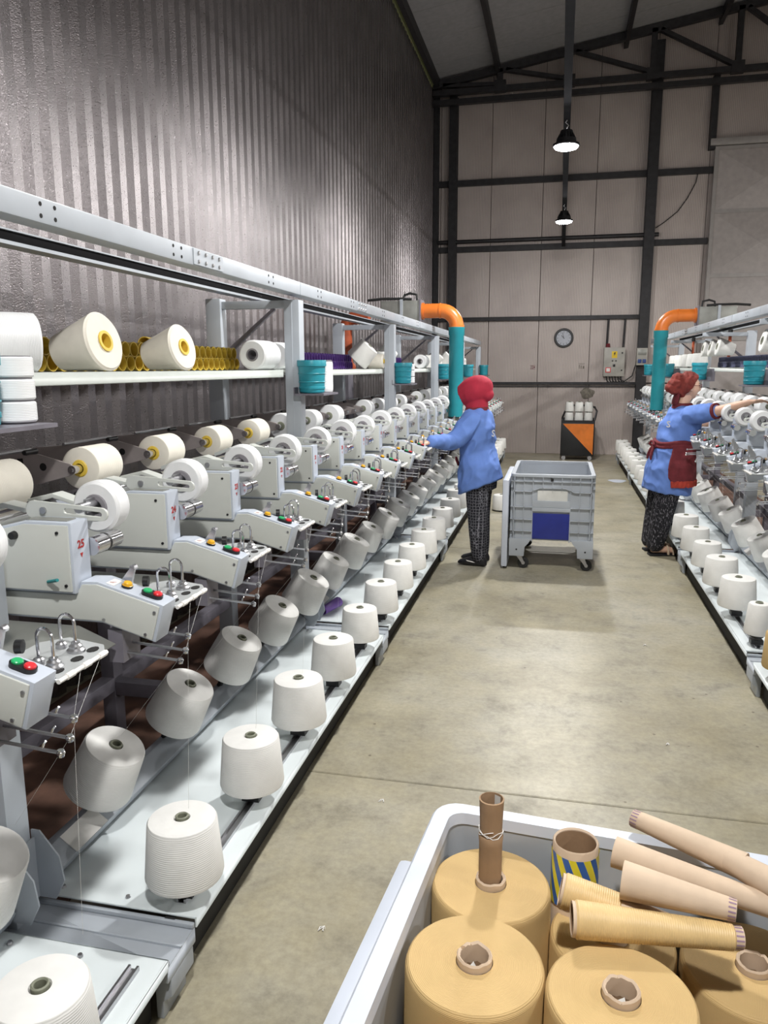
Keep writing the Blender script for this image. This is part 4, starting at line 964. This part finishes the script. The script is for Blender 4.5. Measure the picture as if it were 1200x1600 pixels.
# ================================================================== PEOPLE
def fused(name, mb, mat, parent, voxel=.006, smooth=6, wrinkle=0., wscale=(9, 9, 3), seed=0., label=None, cut=None):
    """close all overlapping pieces of mb into one continuous smooth surface"""
    me = mb.mesh(name+'_raw', mat, smooth=0)
    o = bpy.data.objects.new('tmp', me); COL.objects.link(o)
    r = o.modifiers.new('r', 'REMESH'); r.mode = 'VOXEL'; r.voxel_size = voxel
    if smooth:
        s_ = o.modifiers.new('s', 'SMOOTH'); s_.iterations = smooth; s_.factor = .5
    bpy.context.view_layer.update()
    m2 = bpy.data.meshes.new_from_object(o.evaluated_get(bpy.context.evaluated_depsgraph_get()))
    bpy.data.objects.remove(o); bpy.data.meshes.remove(me)
    if wrinkle:
        nrm = [v.normal.copy() for v in m2.vertices]
        for v, n in zip(m2.vertices, nrm):
            p = Vector((v.co.x*wscale[0]+seed, v.co.y*wscale[1], v.co.z*wscale[2]+v.co.x*4))
            q = noise.noise(p)
            q2 = noise.noise(p*2.3 + Vector((5, 1, 2)))
            v.co += n*wrinkle*((1-abs(q)*2.2)*.8 + .5*q2)
    m2.name = name; m2.materials.clear(); m2.materials.append(MATS[mat])
    m2.polygons.foreach_set('use_smooth', [True]*len(m2.polygons)); m2.update()
    ob = link(name, m2, parent)
    if label: ob['label'] = label
    return ob
def ring(c, a, b_, pitch=0., n=28, sq=2.3):
    out = []
    cp, sp = math.cos(pitch), math.sin(pitch)
    for k in range(n):
        t = 2*PI*k/n; ct, st_ = math.cos(t), math.sin(t)
        x = a*math.copysign(abs(ct)**(2/sq), ct); y = b_*math.copysign(abs(st_)**(2/sq), st_)
        out.append((c[0]+x*cp, c[1]+y, c[2]-x*sp))
    return out
def limb(mb, pts, rad, seg=16, sub=4):
    P_, R_ = [], []
    pts = [Vector(p) for p in pts]
    for i in range(len(pts)-1):
        for s_ in range(sub):
            f = s_/sub; P_.append(pts[i].lerp(pts[i+1], f)); R_.append(rad[i]+(rad[i+1]-rad[i])*f)
    P_.append(pts[-1]); R_.append(rad[-1])
    for _ in range(2):
        P_ = [P_[0]]+[(P_[i-1]+P_[i]*2+P_[i+1])/4 for i in range(1, len(P_)-1)]+[P_[-1]]
    mb.tube(P_, R_, seg); mb.ball(P_[0], R_[0], 14); mb.ball(P_[-1], R_[-1], 14)
def hand(mb, w, d, s_, curl=.5, sc=1., spread=.0):
    """w wrist, d pointing direction, s_ toward the thumb side"""
    w, d, s_ = Vector(w), Vector(d).normalized(), Vector(s_).normalized(); nrm = d.cross(s_).normalized()
    if nrm.z > 0: nrm = -nrm
    def rg(p, a, b_): return [tuple(p + s_*a*math.cos(2*PI*k/14)*sc + nrm*b_*math.sin(2*PI*k/14)*sc) for k in range(14)]
    mb.loft([rg(w-d*.02*sc, .024, .019), rg(w+d*.01*sc, .026, .018), rg(w+d*.045*sc, .037, .016), rg(w+d*.08*sc, .039, .014), rg(w+d*.092*sc, .034, .010)])
    for i, L in enumerate((.066, .076, .070, .055)):
        off = (.028-.0185*i)*sc; p = w+d*.085*sc+s_*off; dd = (d+s_*(.12-.08*i)*(1+spread)).normalized(); pts = [p-d*.02*sc, p]
        for f, c_ in ((.42, curl*.5), (.33, curl*1.1), (.25, curl*1.6)):
            dv = (dd*math.cos(c_)+nrm*math.sin(c_)); p = p+dv*L*f*sc; pts.append(p)
        mb.tube(pts, [.0095*sc, .0095*sc, .0088*sc, .008*sc, .0065*sc], 9); mb.ball(pts[-1], .0066*sc, 8)
    p = w+d*.025*sc+s_*.024*sc
    pts = [p-d*.01*sc, p, p+(d*.7+s_*.75).normalized()*.038*sc, p+(d*.7+s_*.75).normalized()*.038*sc+(d*.95+s_*.2+nrm*.3*curl).normalized()*.032*sc]
    mb.tube(pts, [.013*sc, .0125*sc, .0105*sc, .0085*sc], 9); mb.ball(pts[-1], .0086*sc, 8)
def head(mb, c, pitch=0., sc=1.):
    """face toward +x"""
    R_ = Matrix.Translation(Vector(c)) @ Matrix.Rotation(pitch, 4, 'Y') @ Matrix.Scale(sc, 4)
    nu, nv = 56, 36; rows = []
    g = lambda u, v, u0, v0, su, sv: math.exp(-((u-u0)/su)**2-((v-v0)/sv)**2)
    for j in range(nv+1):
        ph = PI*j/nv; row = []
        for i in range(nu):
            th = 2*PI*i/nu
            dx, dy, dz = math.sin(ph)*math.cos(th), math.sin(ph)*math.sin(th), math.cos(ph)
            az = math.atan2(dy, dx); el = math.asin(max(-1, min(1, dz)))
            ry = .074 if el > -.2 else .074-.020*min(1, (-.2-el)/.9)
            x, y, z = .094*dx, ry*dy, .112*dz
            if dx > 0:                    # the face is flatter, jaw runs down to the chin
                x *= .93; x += .012*g(az, el, 0, -1.0, .55, .35)
            f = .024*g(az, el, 0, -.17, .16, .16) + .014*g(az, el, 0, .06, .11, .20)      # nose
            f += .006*g(az, el, 0, .38, .6, .14) - .007*g(az, el, .36, .17, .18, .12) - .007*g(az, el, -.36, .17, .18, .12)
            f += .007*g(az, el, 0, -.50, .26, .07) + .006*g(az, el, 0, -.64, .24, .07) - .003*g(az, el, 0, -.57, .2, .03)
            f += .009*g(az, el, 0, -.92, .28, .16) + .004*g(az, el, .6, -.2, .25, .2) + .004*g(az, el, -.6, -.2, .25, .2)
            row.append(tuple(R_ @ Vector((x+f, y*(1+f*.5), z))))
        rows.append(row)
    mb.loft(rows)
    for s_ in (-1, 1): mb.ball(R_ @ Vector((-.005, s_*.074, -.008)), .029, 12, (.62, .42, 1.05))
    return R_
def scarf_cup(mb, c, rad, axis_pitch, open_deg, thick=.014, lip=0.):
    """closed cup around a head: open toward the face direction"""
    R_ = Matrix.Translation(Vector(c)) @ Matrix.Rotation(axis_pitch, 4, 'Y')
    th0 = math.radians(open_deg); n = 36; rings = []
    def rg(th, k, dx=0.):
        out = []
        for i in range(n):
            ph = 2*PI*i/n
            out.append(tuple(R_ @ Vector((rad[0]*k*math.cos(th)+dx, rad[1]*k*math.sin(th)*math.cos(ph), rad[2]*k*math.sin(th)*math.sin(ph)))))
        return out
    k_in = 1-thick/min(rad)
    for i in range(13): rings.append(rg(PI-.02-(PI-.02-th0)*i/12, 1., lip if i == 12 else 0))
    for i in range(13): rings.append(rg(th0+(PI-.05-th0)*i/12, k_in, lip*.5 if i == 0 else 0))
    mb.loft(rings)

# ---- woman with the crimson headscarf at the left machine
W1 = thing('person', 'person in crimson headscarf and blue work coat reaching into the left machine', 'person', (-.615, 6.29, 0), (0, 0, math.radians(168)))
b_ = MB()
b_.loft([ring((-.01, 0, .66), .11, .15), ring((-.005, 0, .80), .115, .155), ring((.015, 0, .95), .10, .13), ring((.03, 0, 1.10), .105, .15), ring((.035, 0, 1.20), .09, .15), ring((.025, 0, 1.255), .055, .07), ring((.03, 0, 1.31), .048, .05), ring((.045, 0, 1.37), .05, .05)])
for s_, fx in ((1, 0), (-1, .03)):
    limb(b_, [(-.01, s_*.085, .72), (-.02+fx, s_*.085, .40), (-.035+fx, s_*.085, .09)], [.078, .052, .036])
    b_.loft([ring((-.075+fx, s_*.085, .045), .012, .022, 0, 14), ring((-.03+fx, s_*.085, .05), .04, .034, 0, 14)], cap=True)
    limb(b_, [(-.045+fx, s_*.085, .06), (.03+fx, s_*.085, .045), (.09+fx, s_*.085, .033)], [.032, .03, .02], 12)
limb(b_, [(.03, .15, 1.20), (.131, .273, 1.045), (.222, .54, 1.06)], [.045, .037, .026])
limb(b_, [(.03, -.15, 1.20), (.19, -.21, 1.02), (.40, -.14, .99)], [.045, .037, .026])
hand(b_, (.227, .555, 1.06), (.5, .85, -.1), (.85, -.5, .1), .55, 1.1)
hand(b_, (.41, -.138, .99), (.96, .1, -.12), (.1, .95, .2), .6, .98)
head(b_, (.065, 0, 1.432), .12)
fused('body', b_, 'skin', W1, .0055, 4)
b_ = MB()
scarf_cup(b_, (.052, 0, 1.435), (.155, .112, .118), .42, 46, .016, .012)
b_.loft([ring((.045, 0, 1.40), .10, .085, .3), ring((.035, 0, 1.34), .092, .080, .2), ring((.028, 0, 1.29), .085, .085, .1), ring((.03, 0, 1.25), .088, .098)])
b_.ball((-.045, 0, 1.405), .062, 16, (1, 1.1, .9))
fused('headscarf', b_, 'cloth_red', W1, .006, 8, .003, (10, 10, 6), 3.)
b_ = MB()
b_.loft([ring((-.010, 0, .66), .185, .205, .40), ring((-.006, 0, .72), .180, .202, .34), ring((.0, 0, .80), .168, .195, .27), ring((.010, 0, .88), .146, .178, .2), ring((.018, 0, .95), .136, .165, .14),
         ring((.022, 0, 1.04), .137, .168, .10), ring((.028, 0, 1.13), .135, .180, .08), ring((.03, 0, 1.195), .122, .185, .06), ring((.03, 0, 1.25), .105, .155, .05), ring((.03, 0, 1.29), .082, .095, .05)])
limb(b_, [(.03, .155, 1.195), (.075, .21, 1.12), (.131, .275, 1.045), (.175, .40, 1.05), (.220, .535, 1.06)], [.078, .077, .067, .053, .042], 18)
limb(b_, [(.03, -.155, 1.195), (.09, -.19, 1.12), (.195, -.212, 1.02), (.30, -.18, 1.0), (.39, -.142, .992)], [.075, .072, .062, .05, .042], 18)
fused('work_coat', b_, 'cloth_blue', W1, .006, 5, .014, (9, 9, 8), 1.)
part('collar', MB().loft([ring((.03, 0, 1.275), .096, .112, .05), ring((.03, 0, 1.302), .090, .100, .05), ring((.03, 0, 1.304), .082, .092, .05), ring((.03, 0, 1.275), .084, .094, .05)], cap=False), 'cloth_maroon', W1)
part('pocket_trim', MB().loft([[(.150+dx, .098+.03*q+dy, .855+.028*q+dz) for dx, dy, dz in ((0, 0, 0), (.012, .012, 0), (.012, .012, .026), (0, 0, .026))] for q in (-1.0, 0, 1.0)]), 'cloth_maroon', W1)
o = link('coat_print', text_mesh('S', .075, 'sticker_white', 'coat_print', .0008, .001), W1, (-.138, .088, 1.10), (PI/2, 0, math.radians(-120)))
b_ = MB().loft([ring((-.005, 0, .64), .13, .17), ring((-.003, 0, .72), .137, .172), ring((0, 0, .84), .132, .168)])
for s_, fx in ((1, 0), (-1, .03)):
    limb(b_, [(-.005, s_*.082, .74), (-.015+fx, s_*.085, .58), (-.02+fx, s_*.088, .38), (-.032+fx, s_*.088, .20), (-.038+fx, s_*.086, .095)], [.095, .092, .077, .068, .060], 18)
fused('trousers', b_, 'trouser_lattice', W1, .007, 4, .004, (8, 8, 5), 8.)
for s_, fx in ((1, 0), (-1, .03)):
    b_ = MB()
    def sr(x, a, w_, z0, z1): return [(x+fx, s_*.086+w_*math.cos(t), z0+(z1-z0)*(.5+.5*math.sin(t))) for t in [2*PI*k/16 for k in range(16)]]
    b_.loft([sr(-.105, 0, .012, .012, .05), sr(-.09, 0, .030, .004, .082), sr(-.04, 0, .037, .004, .098), sr(.02, 0, .040, .004, .082), sr(.08, 0, .043, .004, .060), sr(.125, 0, .034, .006, .045), sr(.142, 0, .012, .012, .03)])
    sh = part('shoe', b_, 'shoe_black', W1, smooth=60)
    part('shoe_mark', MB().add([(-.02+fx, s_*.128, .035), (.05+fx, s_*.1305, .045), (.06+fx, s_*.1305, .055), (.0+fx, s_*.128, .045)], [(0, 1, 2, 3)]), 'sticker_white', sh, smooth=0)

# ---- woman with the rust-red head wrap at the right machine
W2 = thing('person', 'person in rust-red head wrap, glasses and maroon apron reaching across the right machine', 'person', (.90, 7.0, 0), (0, 0, math.radians(12)))
b_ = MB()
b_.loft([ring((.06, 0, .66), .12, .16), ring((.075, 0, .80), .125, .165), ring((.095, 0, .95), .115, .14), ring((.125, 0, 1.10), .12, .155), ring((.145, 0, 1.21), .095, .155), ring((.14, 0, 1.265), .06, .075), ring((.145, 0, 1.32), .052, .055), ring((.165, 0, 1.39), .05, .05)])
for s_, fx in ((-1, 0), (1, .012)):
    limb(b_, [(.05, s_*.09, .72), (-.005+fx, s_*.09, .40), (-.05+fx, s_*.09, .09)], [.08, .054, .037])
    limb(b_, [(-.060+fx, s_*.09, .055), (.03+fx, s_*.09, .052), (.115+fx, s_*.092, .038)], [.033, .033, .024], 12)
    for k in range(5): limb(b_, [(.10+fx, s_*(.072+.010*k), .036), (.140+fx-.006*k, s_*(.070+.0115*k), .030)], [.010, .0085], 8, 2)
limb(b_, [(.15, -.15, 1.225), (.24, -.30, 1.25), (.318, -.425, 1.28), (.37, -.52, 1.315), (.425, -.60, 1.345)], [.05, .046, .041, .036, .026])
limb(b_, [(.15, .15, 1.225), (.28, .22, 1.15), (.40, .26, 1.11), (.58, .22, 1.15)], [.05, .044, .040, .027])
hand(b_, (.435, -.608, 1.35), (.86, -.5, .12), (.45, .85, -.1), .6, .98)
hand(b_, (.59, .218, 1.153), (.95, -.1, .1), (.1, -.92, .2), .5, .98)
HR = head(b_, (.178, 0, 1.452), .10)
fused('body', b_, 'skin', W2, .005, 3)
for s_ in (-1, 1):
    e = part('eye', MB().ball(HR @ Vector((.080, s_*.030, .018)), .0085, 10, (.6, 1.2, .6)), 'hair_dark', W2)
    part('eyebrow', MB().tube([HR @ Vector((.088, s_*.014, .037)), HR @ Vector((.086, s_*.030, .041)), HR @ Vector((.076, s_*.046, .036))], .0028, 6), 'hair_dark', W2)
part('lips', MB().tube([HR @ Vector((.083, -.021, -.061)), HR @ Vector((.0955, -.008, -.060)), HR @ Vector((.0965, 0, -.061)), HR @ Vector((.0955, .008, -.060)), HR @ Vector((.083, .021, -.061))], [.002, .0045, .0042, .0045, .002], 8), 'lip', W2)
gl = MB()
for s_ in (-1, 1):
    gl.tube([HR @ Vector((.099-.010*abs(math.cos(a)), s_*(.034+.024*math.cos(a)), .014+.019*math.sin(a))) for a in [2*PI*k/18 for k in range(18)]], .0018, 6, closed=True)
    gl.tube([HR @ Vector((.086, s_*.058, .018)), HR @ Vector((.05, s_*.074, .016)), HR @ Vector((.0, s_*.080, .012))], .0016, 6)
gl.tube([HR @ Vector((.100, -.011, .018)), HR @ Vector((.106, 0, .020)), HR @ Vector((.100, .011, .018))], .0016, 6)
part('glasses', gl, 'cloth_maroon', W2)
b_ = MB()
scarf_cup(b_, (.172, 0, 1.462), (.112, .090, .118), .62, 82, .012, 0)
b_.ball((.07, 0, 1.475), .062, 16, (1.1, 1.2, .9)); b_.ball((.035, .0, 1.445), .048, 14, (1, 1.3, .9)); b_.ball((.055, -.02, 1.42), .04, 14, (1.1, 1.2, .8)); b_.ball((.09, 0, 1.51), .06, 14)
fused('head_wrap', b_, 'cloth_rust', W2, .0055, 5, .0075, (22, 22, 14), 6.)
part('wrap_tail', MB().loft([[(x+.02*math.cos(a), w_*math.sin(a), z) for a in [2*PI*k/12 for k in range(12)]] for x, w_, z in ((.085, .05, 1.42), (.085, .055, 1.38), (.075, .06, 1.34), (.07, .05, 1.305))]), 'cloth_maroon', W2)
b_ = MB()
b_.loft([ring((.045, 0, .555), .190, .215, .12), ring((.050, 0, .64), .186, .212, .10), ring((.058, 0, .76), .178, .205, .06), ring((.078, 0, .88), .160, .190, .03), ring((.092, 0, .965), .148, .172),
         ring((.115, 0, 1.05), .158, .178), ring((.132, 0, 1.13), .158, .185), ring((.145, 0, 1.20), .135, .190, -.05), ring((.145, 0, 1.25), .105, .160, -.05), ring((.14, 0, 1.29), .072, .085, 0)])
limb(b_, [(.15, -.155, 1.215), (.19, -.215, 1.23), (.225, -.275, 1.243), (.258, -.328, 1.256)], [.076, .077, .070, .064], 18)
limb(b_, [(.15, .155, 1.215), (.21, .195, 1.185), (.28, .222, 1.15), (.32, .235, 1.14)], [.076, .076, .068, .062], 18)
fused('work_coat', b_, 'cloth_blue', W2, .006, 5, .014, (8, 8, 7), 21.)
def band(p, d, r, w_, name, mat):
    b3 = MB(); d = Vector(d).normalized(); b3.tube([Vector(p)-d*w_/2, Vector(p)+d*w_/2], r, 22); part(name, b3, mat, W2)
band((.278, -.36, 1.266), (.51, -.83, .21), .066, .022, 'sleeve_trim', 'cloth_maroon')
band((.35, .244, 1.13), (.9, .3, -.2), .063, .02, 'sleeve_trim', 'cloth_maroon')
part('collar', MB().loft([ring((.14, 0, 1.272), .088, .108, 0), ring((.14, 0, 1.315), .074, .080, 0), ring((.14, 0, 1.316), .066, .072, 0), ring((.14, 0, 1.272), .080, .1, 0)], cap=False), 'cloth_maroon', W2)
link('coat_print', text_mesh('S', .075, 'sticker_white', 'coat_print', .0008, .001), W2, (-.012, -.118, 1.14), (PI/2, 0, math.radians(-38)))
# apron: a curved panel round the front and right flank, waistband and knot
b_ = MB(); rows = []
AW = [(.975, .148, .172, .092), (.93, .156, .182, .086), (.86, .170, .198, .074), (.78, .186, .210, .062), (.70, .196, .216, .055), (.655, .199, .217, .052)]
def apr(z, a, bb, cx, off, t0, t1, n=26):
    out = []
    for i in range(n+1):
        t = t0+(t1-t0)*i/n; ct, st_ = math.cos(t), math.sin(t)
        out.append((cx+(a+off)*math.copysign(abs(ct)**(2/2.3), ct), (bb+off)*math.copysign(abs(st_)**(2/2.3), st_), z))
    return out
for z, a, bb, cx in AW:
    k = min(1, max(0, (z-.655)/.06)); t0 = -1.95+.25*(1-k); t1 = 1.5-.25*(1-k)
    rows.append(apr(z, a, bb, cx, .020, t0, t1)+apr(z, a, bb, cx, .004, t0, t1)[::-1])
b_.loft(rows)
fused('apron', b_, 'cloth_maroon', W2, .006, 3, .005, (9, 9, 5), 30.)
b_ = MB(); rows = []
for z, a, bb, cx in [(.668, .199, .217, .052), (.64, .200, .218, .05), (.618, .200, .218, .05)]:
    rows.append(apr(z, a, bb, cx, .026, -1.75, .2)+apr(z, a, bb, cx, .006, -1.75, .2)[::-1])
b_.loft(rows)
fused('apron_hem', b_, 'cloth_coral', W2, .006, 2, .008, (24, 24, 10), 11.)
b_ = MB()
for zz in (.955, .985):
    b_.tube([(.092+.160*math.cos(t), .186*math.sin(t), zz+.01*math.sin(t*3)) for t in [2*PI*k/36 for k in range(36)]], .016, 8, closed=True)
for dy, dz in ((-.035, .0), (.035, .0)): b_.tube([(-.075, 0, .97), (-.10, dy*.8, .99), (-.105, dy*1.5, .965), (-.085, dy, .945), (-.075, 0, .96)], .012, 8)
for dy in (-.02, .025): b_.tube([(-.075, dy*.3, .96), (-.10, dy, .92), (-.115, dy*1.6, .87), (-.118, dy*2, .83)], [.012, .013, .014, .008], 8)
fused('apron_ties', b_, 'cloth_maroon', W2, .006, 2, .002, (12, 12, 12), 2.)
b_ = MB()
for s_, fx in ((-1, 0), (1, .012)):
    limb(b_, [(.05, s_*.085, .74), (.03+fx*.5, s_*.09, .58), (-.005+fx, s_*.092, .38), (-.028+fx, s_*.092, .20), (-.05+fx, s_*.09, .10)], [.105, .104, .092, .082, .070], 20)
fused('trousers', b_, 'trouser_stripe', W2, .007, 4, .006, (22, 22, 1.2), 15.)
for s_, fx in ((-1, 0), (1, .012)):
    sl = part('sandal', MB().prism([(-.105+fx, 0), (-.10+fx, .02), (.03+fx, .016), (.15+fx, .014), (.158+fx, .004)], s_*.09-.045, s_*.09+.045), 'shoe_black', W2, bevel=.005)
    for x0, r_, z0 in ((.055, .043, .022), (.10, .044, .016)):
        part('strap', MB().tube([(x0+fx, s_*.09+r_*math.cos(t), .012+.058*math.sin(t)*(1.15 if x0 < .06 else .85)) for t in [PI*k/12 for k in range(13)]], .010, 8), 'sandal_beige', sl)
